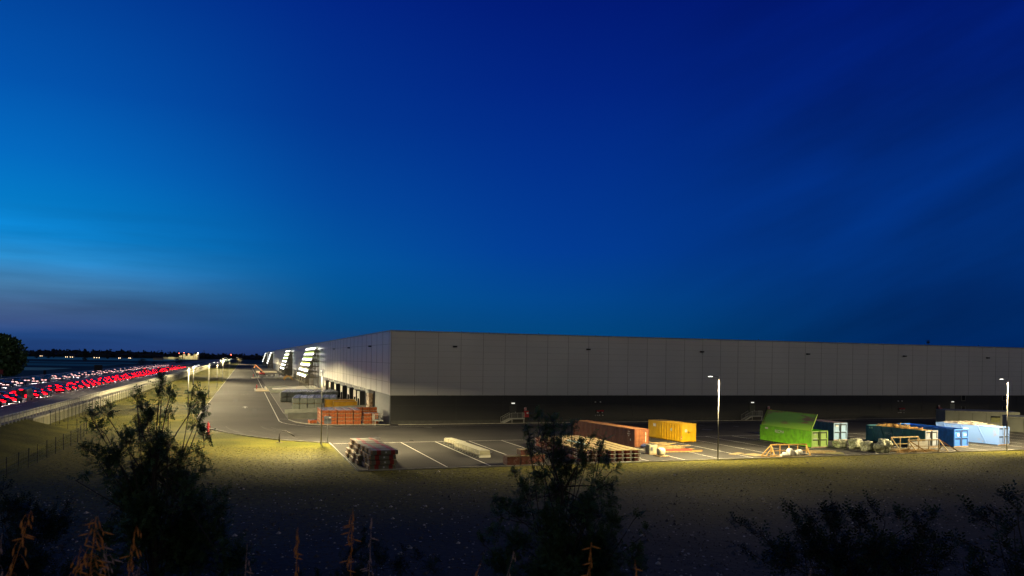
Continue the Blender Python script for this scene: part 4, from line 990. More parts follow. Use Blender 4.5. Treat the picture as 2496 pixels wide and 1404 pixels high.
# yellow timber frame
def timber_cradle(loc, rz, ln, w, h, label, name='timber_barrier', lean=.7, npost=5, mat=timber):
    t = thing(name, label, 'timber barrier', loc, rz)
    b = MB()
    for yy in (0, w):
        b.bar((0, yy, .06), (ln, yy, .06), .1, .12); 
        for k in range(npost):
            x = ln*(k+.02)/(npost-1)
            if yy == w: b.bar((x, yy, .1), (x, yy, h), .11)
    b.build('post', mat, t)
    r = MB(); r.bar((-.1, w, h), (ln+.1, w, h), .1, .16); r.bar((0, w, h*.45), (ln, w, h*.45), .06, .1); r.build('top_rail', mat, t)
    d = MB()
    for x in (0, ln): d.bar((x, w, h), (x-lean*0, 0, .1), .1, .12); d.bar((x, w*.6, h*.62), (x, w, .1), .08)
    for x in (0, ln): d.bar((x, 0, .06), (x, w, .06), .1, .1)
    d.build('brace', mat, t); return t
tf = timber_cradle((64.9, 83.2, 0), -.05, 5.4, .9, 1.45, 'yellow timber barrier frame with open posts in front of the green skip')
x_ = MB().bar((0, .9, 1.4), (-1.9, .2, .12), .1, .12).bar((0, .9, .9), (-1.3, .1, .1), .09, .1).bar((5.4, .9, 1.4), (6.2, 1.6, .7), .09).bar((-2.0, .1, .06), (.2, .1, .06), .12, .1); x_.build('end_brace', timber, tf)
# pallet of white sacks
t = thing('sack_pallet', 'low pallet of white sacks and rolls at the grass edge before the yellow timber frame', 'sack pallet', (67.6, 82.9, 0), .1)
pallet_parts(t, 2.5, .6)
q = random.Random(8)
for k in range(8):
    x = -1.9+k*.55; hgt = (.14, .3, .62, .45, .42, .5, .2, .16)[k]
    MB().blob((x, q.uniform(-.15, .15), .15+hgt*.75), (.32, .42, hgt*.8), 20+k, 12, 7, .18, .7).build('sack', M('white_sack', (.62, .60, .56), .7, scale=4), t, True)
MB().tube([(-2.5, -.35, .3), (-1.1, -.35, .3)], .16, 12).build('roll', white_p, t)
# stack of planks
t = thing('plank_stack', 'short stack of pale planks on the asphalt, right of the white sacks', 'plank stack', (74.0, 85.2, 0), -.35)
b = MB(); q = random.Random(3)
for k in range(14): z = .05+.09*(k//4); o_ = q.uniform(-.25, .25); y = -.6+.36*(k % 4); b.box(-1.7+o_, 1.6+o_, y, y+.3, z, z+.075)
b.build('planks', timber_p, t)
b = MB()
for k in range(9): o_ = q.uniform(-.2, .2); b.bar((.3+o_, -.9+.1*k, .08+.05*(k % 3)), (2.6+o_, -1.1+.14*k, .08+.05*(k % 3)), .12, .06)
b.build('offcuts', M('mossy_offcuts', (.36, .34, .18), .8), t)
# big bags
bgm = M('grey_green_bag', (.52, .54, .36), .75, col2=(.24, .25, .16), scale=3.2, lo=.42, hi=.55, bump=2.0, bscale=4)
lips = M('white_bag_lip', (.62, .60, .54), .6)
for i, (x, y, rx, ry, rz_, lb) in enumerate([(82.0, 90.6, .85, .8, .62, 'grey green bulk bag, leftmost and flattest of the row'), (83.0, 88.6, 1.15, .95, .78, 'grey green bulk bag standing behind the others with its white mouth up'), (82.9, 86.2, 1.0, .95, .72, 'grey green bulk bag in the middle of the row'), (84.0, 84.6, 1.25, 1.0, .95, 'largest grey green bulk bag, slumped beside the timber cradles')]):
    t = thing('bulk_bag', lb, 'bulk bag', (x, y, 0), .2*i, 'bulk bags slumped at the car park edge')
    MB().blob((0, 0, rz_*.86), (rx, ry, rz_), 30+i, 22, 12, .3, .85).blob((.35*rx, .1, rz_*.55), (rx*.8, ry*.95, rz_*.5), 50+i, 16, 9, .3, .8).build('bag', bgm, t)
    MB().blob((.55*rx, .1, rz_*1.35), (.32, .62*ry, rz_*.55), 60+i, 12, 8, .35, .8).build('mouth', lips, t, True)
    MB().bar((-.4, -.2, rz_*1.7), (-.2, -.1, rz_*2.0), .07).bar((.2, -.3, rz_*1.6), (.1, -.2, rz_*1.9), .07).build('strap', lips, t)
# timber cradles
timber_cradle((87.6, 85.2, 0), .05, 5.2, 1.5, 1.75, 'farther light timber cradle with slanted ends, behind the bulk bags', 'timber_cradle', npost=4, mat=timber_p)
c2 = timber_cradle((88.0, 82.6, 0), -.04, 5.4, 1.6, 1.6, 'nearer light timber cradle with white boards inside, before the grey skip doors', 'timber_cradle', npost=4, mat=timber_p)
MB().bar((5.4, 1.6, 1.6), (7.2, .0, .1), .1, .14).bar((0, 1.6, 1.6), (1.7, -.1, .1), .1, .14).build('long_brace', timber, c2)
t = thing('white_boards', 'white boards leaning inside the nearer timber cradle', 'boards', (89.4, 84.6, .0), -.04)
MB().box(-.9, 2.6, 0, .08, .25, 1.35).build('board', white_p, t)
b = MB(); q = random.Random(12)
for k in range(60): c_ = Vector((q.uniform(-3.2, 2.8), q.uniform(-1.6, .1), q.uniform(.05, .4))); a = q.uniform(-.8, .8); d = Vector((math.cos(a), math.sin(a)*.4, q.uniform(-.1, .1)))*q.uniform(.4, 1.3); p0 = c_-d; p1 = c_+d; p0.z = max(.03, p0.z); p1.z = max(.03, p1.z); b.bar(p0, p1, .12, .05)
o = b.build('broken_boards', timber); o.location = (88.6, 84.0, 0); o['label'] = 'broken yellow boards strewn below the two timber cradles'; o['category'] = 'debris'; o['kind'] = 'stuff'

# signboard, pipe
t = thing('signboard', 'grey back of a square sign on a pole, beside the lamp post at the kerb', 'sign', (10.9, 109.7, 0), .1)
MB().tube([(0, 0, 0), (0, 0, 3.7)], .045, 8).build('pole', galv, t); MB().box(-.5, .5, -.03, .03, 2.7, 3.75).build('plate', M('sign_back_grey', (.22, .26, .32), .4, .3), t)
MB().box(-.5, .5, .031, .05, 2.9, 2.95).box(-.5, .5, -.05, -.031, 3.45, 3.5).build('bracket', galv, t); MB().box(.2, .42, -.045, -.031, 3.4, 3.6).build('sticker', white_p, t)
t = thing('bent_pipe', 'black hooked duct pipe rising from the grass at the road edge', 'pipe', (4.6, 111.6, 0), 0)
pts = [(0, 0, 0), (-.05, 0, .7), (.02, 0, 1.25), (.35, 0, 1.6), (.8, 0, 1.6), (1.4, 0, 1.25), (2.0, 0, .85)]
MB().tube(pts, .085, 8).build('duct', M('black_duct', (.03, .025, .025), .5), t, True); MB().blob((0, 0, .02), (.5, .4, .06), 3, 10, 5, .4).build('collar', dsteel, t)
# far yard clutter
t = thing('telehandler', 'small red handling machine with a raised boom far up the access road', 'telehandler', (9.5, 500, 0), .3)
MB().box(-1.2, 1.2, -2.2, 2.2, .7, 1.7).build('body', red_p, t, bevel=.1); MB().box(-1, .1, -.6, .9, 1.7, 2.7).build('cab', M('cab_glass', (.05, .06, .07), .1), t)
MB().bar((.5, -1.8, 1.8), (-3, 3, 6.5), .4).bar((-3, 3, 6.5), (-3.5, 3.8, 4.6), .25).build('boom', M('boom_orange', (.45, .16, .04), .5), t)
for sx in (-1.2, 1.2):
    for sy in (-1.5, 1.5): MB().tube([(sx-.2, sy, .6), (sx+.2, sy, .6)], .6, 12).build('wheel', black, t)
t = thing('flatbed_trailer', 'long flatbed trailer loaded with pale panels beyond the red machine', 'trailer', (13, 520, 0), -PI/2+.1)
MB().box(-1.3, 1.3, -7, 7, 1.1, 1.3).build('bed', dsteel, t); MB().box(-1.2, 1.2, -6.5, 6, 1.31, 2.2).build('load', M('pale_panels', (.5, .46, .38), .5), t)
for sy in (-4.5, -3.3, -2.1):
    for sx in (-1.1, 1.1): MB().tube([(sx-.15, sy, .5), (sx+.15, sy, .5)], .5, 12).build('wheel', black, t)
for i, (x, y, s_) in enumerate([(14.4, 466, 1.2), (17, 462, 1.7), (11.5, 458, .9), (19, 455, 1.1)]):
    t = thing('white_crate', ('small white crate left of the larger one', 'largest white crate', 'round topped white crate nearest the road', 'white crate nearest the docks')[i]+' beyond the second lit ramp', 'crate', (x, y, 0), .1*i)
    MB().box(-s_/2, s_/2, -s_/2, s_/2, .1, s_).build('box', white_p, t, bevel=.08); MB().box(-s_/2, s_/2, -s_/2, s_/2, 0, .09).build('pallet', timber_p, t)
t = thing('duct_ribs', 'row of curved orange timber ribs at the foot of the second louvre screen', 'timber ribs', (20.5, 400, 0), 0)
for k in range(6): MB().tube([(-2, k*3, 0), (-1.6, k*3, 1.3), (-.4, k*3, 2), (1, k*3, 1.8), (2, k*3, .2)], .18, 8).build('rib', M('ply_rib', (.5, .28, .08), .7), t)

# ================================================================== FAR LEFT: signs, trees, farms
def far_sign(u_px, d, z0, z1, w, label, col=(.02, .02, .025), k=1):
    x, y, _ = CD((u_px-1248)/1881*d, d); t = thing('road_sign', label, 'sign', (x, y, 0), -YAW)
    MB().box(-w/2, w/2, -.06, .06, z0, z1).build('plate', M('sign_back_'+str(k), col, .6), t)
    MB().tube([(0, .1, 0), (0, .1, z1)], .12, 8).build('pole', galv, t); return t
far_sign(240, 400, 3.0, 5.9, 4.2, 'wide dark back of a motorway sign standing beyond the far guard rail')
far_sign(110, 350, 1.2, 3.9, 1.3, 'narrow dark sign beyond the far guard rail, left of the wide one')
far_sign(3, 300, 3.2, 5.0, 1.7, 'red faced sign at the left edge of the photo below the big tree', (.25, .02, .03), 2)
def leafcloud(b, segs, per, size, q, flat=.5, up=0):
    """segs: (p, q, radius). Leaves gather in sprays of leaflets."""
    for p0, p1, r, n in segs:
        p0 = Vector(p0); p1 = Vector(p1)
        for k in range(n):
            t_ = q.random(); c = p0.lerp(p1, t_); rr = r*(1-.35*t_)*q.random()**.5
            v = Vector((q.gauss(0, 1), q.gauss(0, 1), q.gauss(0, 1))); v.normalize(); c = c+v*rr
            ax = (v+Vector((q.uniform(-.6, .6), q.uniform(-.6, .6), q.uniform(-.5, .9)))).normalized()
            sd = ax.cross(Vector((q.uniform(-.4, .4), q.uniform(-.4, .4), 1))).normalized(); nn_ = ax.cross(sd)
            Ln = size*q.uniform(.7, 1.3)
            for m_ in range(per):
                s_ = (m_+.5)/per; side = (-1 if m_ % 2 else 1); base = c+ax*Ln*(s_-.5)*2 - nn_*Ln*.25*s_*s_
                tip = base+(sd*side*.75+ax*.65).normalized()*Ln*.55 + nn_*q.uniform(-.2, .1)*Ln; mid = (base+tip)/2; wv = (tip-base).cross(nn_).normalized()*Ln*.12
                b.add([base, mid+wv, tip, mid-wv], [(0, 1, 2, 3)])
def far_tree(x, y, h, w, n, name, label, group=None, cone=False, mat=None, seed=1, trunk=True):
    q = random.Random(seed); t = thing(name, label, 'tree', (x, y, 0), q.uniform(0, 6), group)
    b = MB(); 
    for k in range(n):
        if cone: zz = q.uniform(.08, 1); rad = w/2*math.sin(PI*min(1, (1.04-zz)*.62+.1))
        else:
            zz = q.uniform(.08, 1); rad = w/2*math.sqrt(max(.02, 1-((zz-.5)/.52)**2))*(.8+.3*math.sin(k*.7))
        a = q.uniform(0, 2*PI); rr = rad*q.random()**.4; c = Vector((rr*math.cos(a), rr*math.sin(a), zz*h)); s_ = h*.05*q.uniform(.6, 1.3)
        v1 = Vector((q.gauss(0, 1), q.gauss(0, 1), q.gauss(0, 1))).normalized()*s_; v2 = v1.cross(Vector((q.gauss(0, 1), q.gauss(0, 1), q.gauss(0, 1)))).normalized()*s_*.7
        b.add([c-v1, c+v2, c+v1, c-v2], [(0, 1, 2, 3)])
    b.build('crown', mat or leaf_m, t)
    if trunk:
        tr = MB().tube([(0, 0, 0), (0, 0, h*.5), (0, 0, h*.85)], [h*.03, h*.02, .05], 7)
        for k in range(6): a = k*1.05; tr.tube([(0, 0, h*(.25+.07*k)), (math.cos(a)*w*.3, math.sin(a)*w*.3, h*(.5+.06*k))], [h*.012, .03], 5)
        tr.build('trunk', bark, t)
    return t
def at(px, d): u = (px-1248)/1881*d; return CD(u, d)[:2]
x, y = at(-2, 342); far_tree(x, y, 19.5, 21, 6500, 'broadleaf_tree', 'big dark broadleaf tree at the left edge of the photo beyond the motorway', seed=4)
far_dark = M('far_leaf', (.018, .028, .028), .8)
for px, d, h, w, cone, nm, lb in [(89, 1500, 13, 9, 0, 'field_tree', 'small round tree alone in the far field, second left'), (118, 1500, 16, 11, 0, 'field_tree', 'round tree in the far field between the small one and the thin poplar'), (131, 1700, 18, 4, 1, 'poplar', 'thin far poplar behind the round field tree'),
                               (207, 1150, 18, 7, 1, 'cypress', 'dark upright cypress standing alone in the fields'), (347, 700, 7.5, 11, 0, 'field_bush', 'broad dark bush beside the far carriageway'), (377, 700, 5.0, 6.5, 0, 'field_bush', 'smaller dark bush just right of the broad one'), (400, 760, 4.0, 5, 0, 'field_bush', 'smallest dark bush near the motorway, left of the factory'),
                               (437, 900, 9, 15, 0, 'field_bush', 'dark thicket in front of the lit factory'), (262, 1600, 15, 9, 0, 'field_tree', 'faint round tree right of the cypress'), (585, 1250, 13, 15, 0, 'domed_tree', 'dark domed tree at the far end of the access road'), (556, 900, 6, 9, 0, 'roadside_bush', 'dark roadside bush left of the far domed tree')]:
    x, y = at(px, d); far_tree(x, y, h, w, 420, nm, lb, cone=cone, mat=far_dark, seed=int(px), trunk=True)
# far woods on the horizon: one mass
b = MB(); q = random.Random(21)
for row, d in enumerate((2300, 2700, 3200)):
    u = -2700
    while u < 2300:
        w = q.uniform(12, 34); h = q.uniform(8, 15)*(1+.25*math.sin(u*.004+row))*(1.0+.3*row)
        for k in range(12):
            c = Vector(CD(u+q.uniform(-w, w)*.7, d+q.uniform(-20, 20), q.uniform(0, h))); s_ = q.uniform(3, 6)
            v1 = Vector((q.gauss(0, 1), q.gauss(0, 1), q.gauss(0, .8))).normalized()*s_; v2 = v1.cross(Vector((q.gauss(0, 1), q.gauss(0, 1), q.gauss(0, 1)))).normalized()*s_
            b.add([c-v1, c+v2, c+v1, c-v2], [(0, 1, 2, 3)])
        c0 = Vector(CD(u, d, 0)); b.blob(c0+Vector((0, 0, h*.3)), (w*.8, w*.5, h*.55), int(u) % 97, 7, 5, .3)
        u += w*.9
o = b.build('far_woods', M('far_woods_leaf', (.018, .026, .034), .9)); o['label'] = 'dark band of woods along the whole horizon'; o['category'] = 'woods'; o['kind'] = 'stuff'
# far grain works and farmhouses with their lights
lit_w = M('lit_window', (.8, .7, .5), .5, emit=(1, .82, .5), es=4); redl = M('red_beacon', (.8, .1, .05), .4, emit=(1, .12, .06), es=14); whl = M('far_floodlight', (1, 1, 1), .4, emit=(1, .8, .45), es=260)
pal = M('works_cladding', (.55, .50, .38), .7)
x, y = at(455, 1900); t = thing('grain_works', 'floodlit pale silos and halls of a works on the horizon', 'factory', (x, y, 0), -YAW)
for k, (dx, w, h) in enumerate([(-14, 7, 9), (-6, 6, 12), (0, 8, 8), (6, 6, 13), (13, 8, 9), (20, 6, 12), (26, 5, 14)]):
    if k % 2: MB().tube([(dx, 0, 0), (dx, 0, h), (dx, 0, h+2)], [w/2, w/2, .4], 14).build('silo', pal, t)
    else: MB().box(dx-w/2, dx+w/2, -4, 4, 0, h).build('hall', pal, t)
MB().box(-60, -20, 4, 16, 0, 5).build('hall', pal, t); MB().box(-44, -28, -4, 3, 0, 5.5).build('hall', pal, t)
MB().tube([(30, -6, 0), (30, -6, 15)], .3, 6).build('mast', dsteel, t); MB().blob((30, -6, 15.4), (.8, .8, .8), 2, 8, 6, 0).build('floodlight', whl, t)
for dx, z in ((-20, 15), (-8, 16.5), (3, 14)): MB().tube([(dx, 3, 0), (dx, 3, z)], .15, 5).build('mast', dsteel, t); MB().blob((dx, 3, z), (.8, .8, .8), 2, 8, 6, 0).build('beacon', redl, t)
for dx in (-38, -10, 8, 22):
    ld = bpy.data.lights.new('works_light', 'POINT'); ld.energy = 8000; ld.color = (1, .82, .42); ld.shadow_soft_size = 1
    o = bpy.data.objects.new('works_light', ld); COL.objects.link(o); o.parent = t; o.location = (dx, -16, 12)
for i, (px, d, w, lt, lb) in enumerate([(53, 2100, 22, 1, 'far lit farm building just right of the big tree'), (102, 2100, 9, 1, 'far small lit house on the horizon, second from the left'), (164, 1800, 8, 1, 'far pale farmhouse left of the wood by the cypress'), (176, 1800, 9, 1, 'far pale farmhouse nearest the cypress on its left'), (235, 1700, 10, 2, 'far farmhouse with the brightest lamps right of the cypress'), (293, 1700, 6, 1, 'tiny lit farmhouse midway to the factory'), (318, 1750, 6, 1, 'tiny lit farmhouse between two dark bushes'), (386, 1500, 18, 0, 'long pale barn left of the factory')]):
    x, y = at(px, d); t = thing('farmhouse', lb, 'farmhouse', (x, y, 0), -YAW)
    MB().box(-w/2, w/2, -3, 3, 0, 4).build('wall', M('farm_wall', (.4, .36, .30), .8), t)
    MB().add([(-w/2-.3, -3.3, 4), (w/2+.3, -3.3, 4), (w/2+.3, 3.3, 4), (-w/2-.3, 3.3, 4), (-w/2-.3, 0, 6.2), (w/2+.3, 0, 6.2)], [(0, 1, 5, 4), (2, 3, 4, 5), (0, 4, 3), (1, 2, 5), (0, 3, 2, 1)]).build('roof', M('farm_roof', (.08, .05, .04), .9), t)
    for k in range(lt+1 if lt else 0):
        xx = -w*.3+k*w*.55; MB().box(xx-.6, xx+.6, -3.08, -3.005, 1.4, 2.6).build('window', M('lit_farm_window', (.8, .7, .5), .5, emit=(1, .66, .36), es=6 if lt == 1 else 16), t)
for px, d, h, lb in ((497, 2000, 24, 'thin pylon silhouette right of the factory'), (641, 2300, 22, 'faint thin pylon behind the far end of the warehouse')):
    x, y = at(px, d); t = thing('pylon', lb, 'pylon', (x, y, 0), -YAW); f = MB()
    for sx in (-1, 1): f.bar((sx*1.6, 0, 0), (sx*.4, 0, h), .3)
    for k in range(6): z = k*h/6; w = 1.6-1.2*k/6; f.bar((-w, 0, z), (w*.8, 0, z+h/6), .2)
    f.bar((-3, 0, h*.85), (3, 0, h*.85), .3).bar((-2.2, 0, h*.97), (2.2, 0, h*.97), .3); f.build('lattice', M('pylon_dark', (.03, .03, .04), .6), t)
x, y = at(563, 1900); t = thing('beacon_mast', 'tiny mast with a red light above the far end of the motorway', 'mast', (x, y, 0)); MB().tube([(0, 0, 0), (0, 0, 13)], .2, 6).build('mast', dsteel, t); MB().blob((0, 0, 13.5), (1, 1, 1), 2, 8, 6, 0).build('beacon', redl, t)

# ================================================================== TRAFFIC (at rest)
tail = M('tail_light_red', (.6, .01, .01), .3, emit=(1, .001, .006), es=16)
head = M('head_light_white', (.9, .9, .9), .3, emit=(1, .50, .46), es=3.5)
def make_car(name, label, group, col, light):
    t = thing(name, label, 'car', group=group)
    prof = [(-2.15, .35), (-2.2, .75), (-1.9, .98), (-1.1, 1.02), (-.6, 1.42), (.75, 1.46), (1.5, 1.02), (2.1, .95), (2.2, .6), (2.15, .35)]
    b = MB(); n = len(prof); wd = [.8, .86, .84, .84, .66, .66, .84, .84, .86, .8]
    b.add([(-wd[i], p[0], p[1]) for i, p in enumerate(prof)]+[(wd[i], p[0], p[1]) for i, p in enumerate(prof)],
          [tuple(range(n)), tuple(reversed(range(n, 2*n)))]+[(i, n+i, n+(i+1) % n, (i+1) % n) for i in range(n)])
    b.build('body', M('car_paint_'+col, {'dark': (.03, .03, .04), 'silver': (.3, .3, .32)}[col], .25, .4), t)
    g = MB().add([(-.64, -1.06, 1.06), (.64, -1.06, 1.06), (.6, -.64, 1.40), (-.6, -.64, 1.40)], [(0, 1, 2, 3)])
    g.v = [(v[0], v[1]-.02, v[2]+.02) for v in g.v]; g.build('rear_window', M('car_glass', (.02, .02, .03), .08), t)
    g = MB().add([(-.62, 1.40, 1.08), (.62, 1.40, 1.08), (.60, .83, 1.43), (-.60, .83, 1.43)], [(3, 2, 1, 0)])
    for v in range(0, 4): g.v[v] = (g.v[v][0], g.v[v][1]+.03, g.v[v][2]+.02)
    g.build('window', M('car_glass', (.02, .02, .03), .08), t)
    for sx in (-1, 1):
        for sy in (-1.35, 1.35): MB().tube([(sx*.82-.1, sy, .33), (sx*.82+.1, sy, .33)], .33, 10).build('wheel', black, t)
        MB().box(sx*.5-.34, sx*.5+.34, -2.27, -2.205, .70, .84).build('tail_light' if light is tail else 'head_light', light, t)
    if light is tail: MB().box(-.35, .35, -2.0, -1.93, 1.03, 1.1).build('brake_light', light, t)
    ld = bpy.data.lights.new('car_beam', 'SPOT'); ld.energy = 2600 if light is tail else 2500; ld.color = (1, .9, .8); ld.spot_size = math.radians(80); ld.spot_blend = .8; ld.shadow_soft_size = .2
    o = bpy.data.objects.new('car_beam', ld); COL.objects.link(o); o.parent = t; sg = 1 if light is tail else -1; o.location = (0, 2.35*sg, .7); o.rotation_euler = (math.radians(50)*sg, 0, 0)
    return t
def make_van(name, label, group, light):
    t = thing(name, label, 'van', group=group); pt_ = M('van_paint', (.04, .04, .045), .35)
    prof = [(-2.9, .45), (-2.9, 2.5), (1.2, 2.55), (1.9, 1.5), (2.7, 1.3), (2.85, .5)]; n = len(prof)
    MB().add([(-.98, p[0], p[1]) for p in prof]+[(.98, p[0], p[1]) for p in prof], [tuple(range(n)), tuple(reversed(range(n, 2*n)))]+[(i, n+i, n+(i+1) % n, (i+1) % n) for i in range(n)]).build('body', pt_, t)
    MB().add([(-.85, 1.92, 1.56), (.85, 1.92, 1.56), (.85, 1.32, 2.45), (-.85, 1.32, 2.45)], [(3, 2, 1, 0)]).build('window', M('car_glass', (.02, .02, .03)), t)
    for sx in (-1, 1):
        for sy in (-1.9, 1.8): MB().tube([(sx*.88-.1, sy, .36), (sx*.88+.1, sy, .36)], .36, 10).build('wheel', black, t)
        MB().box(sx*.84-.1, sx*.84+.1, -2.96, -2.905, .9, 1.35).build('tail_light', light, t)
    MB().box(-.3, .3, -2.96, -2.905, 2.38, 2.46).build('brake_light', light, t); return t
vn = make_van('van', 'dark box van with red tail lights among the cars driving away', 'vans on the near carriageway', tail)
cn = make_car('car', 'dark car with red tail lights driving away on the near carriageway', 'cars on the near carriageway', 'dark', tail)
for ln_, (x, step) in enumerate(((-43.6, 6.6), (-47.0, 6.4), (-50.4, 6.8))):
    y = 128+ln_*3.5+12*ln_
    while y < 640:
        if rnd.random() < .07: place(vn, (x+rnd.uniform(-.3, .3), y+.8, ZD+.01), 0); y += 1.8
        else: place(cn, (x+rnd.uniform(-.3, .3), y, ZD+.01), 0)
        y += step+rnd.uniform(-.8, 1.5)+(rnd.uniform(4, 13) if rnd.random() < .12 else 0)+(y-120)*.009
cf = make_car('oncoming_car', 'car with pale headlights coming closer on the far carriageway', 'cars on the far carriageway', 'dark', head)
for ln_, x in enumerate((-64.8, -68.8, -72.8)):
    y = 205+ln_*9
    while y < 760:
        place(cf, (x+rnd.uniform(-.3, .3), y, ZD+.01), 0 if True else 0); y += 13+rnd.uniform(-3, 8)+(y-200)*.012

# ================================================================== NEAR TREES AND BUSHES
def twigs(b, br, segs, per, size, q):
    """feathery twigs leave every limb; paired leaflets sit along each twig"""
    for p0, p1, r, n in segs:
        ax0 = (p1-p0); L0 = max(ax0.length, .05); ax0.normalize(); m = max(3, int(n/7))
        for k in range(m):
            t_ = q.random(); st = p0.lerp(p1, t_); rr = r*(1.15-.45*t_)
            out = Vector((q.gauss(0, 1), q.gauss(0, 1), q.gauss(0, 1))).normalized()
            d = (out*1.0+ax0*q.uniform(.1, 1.1)+Vector((0, 0, q.uniform(-.1, .5)))).normalized()
            st = st+out*rr*q.random()*.55; ln = rr*q.uniform(.35, 1.05)*(1 if q.random() < .85 else 1.35)
            end = st+d*ln; droop = Vector((0, 0, -ln*q.uniform(.0, .25)))
            br.tube([st, st+d*ln*.5-droop*.3, end+droop], [.006, .004, .002], 3, False)
            nl = max(3, int(ln/(size*.55)))
            for j_ in range(nl):
                f = (j_+.6)/nl; c = st.lerp(end, f)+droop*f*f
                v = (d*q.uniform(.3, 1)+Vector((q.gauss(0, .7), q.gauss(0, .7), q.gauss(0, .6)))).normalized()
                up_ = Vector((q.uniform(-.5, .5), q.uniform(-.5, .5), 1)); sd = v.cross(up_).normalized(); nn_ = v.cross(sd); Ln = size*q.uniform(.65, 1.25)
                for m_ in range(per):
                    s_ = (m_+.5)/per; side = (-1 if m_ % 2 else 1); base = c+v*Ln*s_*1.5-nn_*Ln*.2*s_*s_
                    tip = base+(sd*side*.8+v*.6).normalized()*Ln*.5+nn_*q.uniform(-.2, .15)*Ln; mid = (base+tip)/2; w_ = (tip-base).cross(nn_).normalized()*Ln*.15
                    b.add([base, mid+w_, tip, mid-w_], [(0, 1, 2, 3)])
def near_tree(name, label, px0, D, segs_px, foot_px, leaf, per, size, dens, mat, seed, trunk_r=.12, sy0=1.0, cat='tree', depth=1.0, lush=8):
    """crown strokes given in units of 1/1881 of the distance D, around a foot point; each gets real depth"""
    q = random.Random(seed); k = D/1881
    fx, fy, _ = CD((px0-1248)*k, D); gz_ = gz(D)
    t = thing(name, label, cat, (fx, fy, gz_), -YAW)
    def loc(px, py, dy=0): h = 877+.016*(px-1248); return Vector(((px-px0)*k, dy, CAMZ-(py-h)*k-gz_))
    segs = []; br = MB(); top = loc(*foot_px)
    br.tube([(0, 0, -.2), top*.5+Vector((.1, 0, 0)), top], [trunk_r, trunk_r*.75, trunk_r*.5], 8)
    for (xa, ya, xb, yb, r) in segs_px:
        dy = q.uniform(-1, 1)*depth; p0 = loc(xa, ya, dy); p1 = loc(xb, yb, dy+q.uniform(-.5, .5)*depth); rr = r*k
        Ls = (p1-p0).length; n = int(dens*(rr*(Ls+rr*1.6))*lush)+22
        segs.append((p0, p1, rr, n))
        st = top*q.uniform(.35, 1.0); mid = (st+p0)/2+Vector((q.uniform(-.2, .2), q.uniform(-.2, .2), q.uniform(-.1, .25)))
        br.tube([st, mid, p0, p1], [trunk_r*.22, trunk_r*.16, trunk_r*.1, .005], 5, False)
        for _ in range(5):
            a = p0.lerp(p1, q.random()); v = Vector((q.gauss(0, 1), q.gauss(0, 1), q.gauss(.3, 1))).normalized()*rr*.9; br.tube([a, a+v*.6, a+v], [.009, .006, .003], 4, False)
    b = MB(); twigs(b, br, segs, per, size, q); b.build('crown', mat, t); br.build('trunk', bark, t); return t
A_ = [(395, 945, 398, 925, 20), (398, 975, 392, 950, 14), (300, 1000, 303, 965, 20), (285, 1010, 275, 990, 16), (330, 990, 325, 1000, 14), (432, 985, 438, 955, 18), (455, 960, 460, 975, 14), (492, 1000, 494, 945, 16), (505, 975, 500, 990, 13), (235, 1020, 228, 1003, 20), (350, 1040, 352, 1005, 28), (380, 1010, 372, 1030, 18), (470, 1045, 480, 1010, 22), (255, 1060, 240, 1035, 24), (300, 1080, 300, 1040, 38), (345, 1090, 350, 1055, 30), (400, 1100, 405, 1055, 34), (440, 1085, 450, 1060, 26), (500, 1090, 515, 1035, 18), (505, 1120, 500, 1090, 16),
      (250, 1110, 240, 1080, 26), (290, 1140, 285, 1100, 44), (360, 1150, 365, 1110, 52), (430, 1150, 435, 1115, 38), (470, 1165, 530, 1135, 14), (480, 1180, 500, 1165, 22), (270, 1190, 250, 1150, 34), (330, 1210, 330, 1170, 60), (410, 1220, 415, 1180, 56), (470, 1220, 490, 1200, 30), (520, 1230, 560, 1195, 18), (215, 1165, 222, 1155, 12), (300, 1270, 290, 1220, 50), (380, 1280, 380, 1230, 66), (460, 1280, 470, 1240, 52), (530, 1280, 555, 1225, 26), (350, 1350, 340, 1290, 66), (440, 1350, 440, 1290, 66), (520, 1350, 535, 1290, 46), (570, 1330, 580, 1310, 16), (270, 1340, 260, 1300, 40), (420, 1410, 420, 1360, 90), (540, 1410, 560, 1370, 60), (300, 1410, 280, 1370, 60)]
near_tree('ash_tree', 'tall leafy young tree on the left reaching above the roadside grass', 385, 27, A_, (380, 1120), 0, 7, .15, 62, leaf_m, 11, .13, depth=1.3)
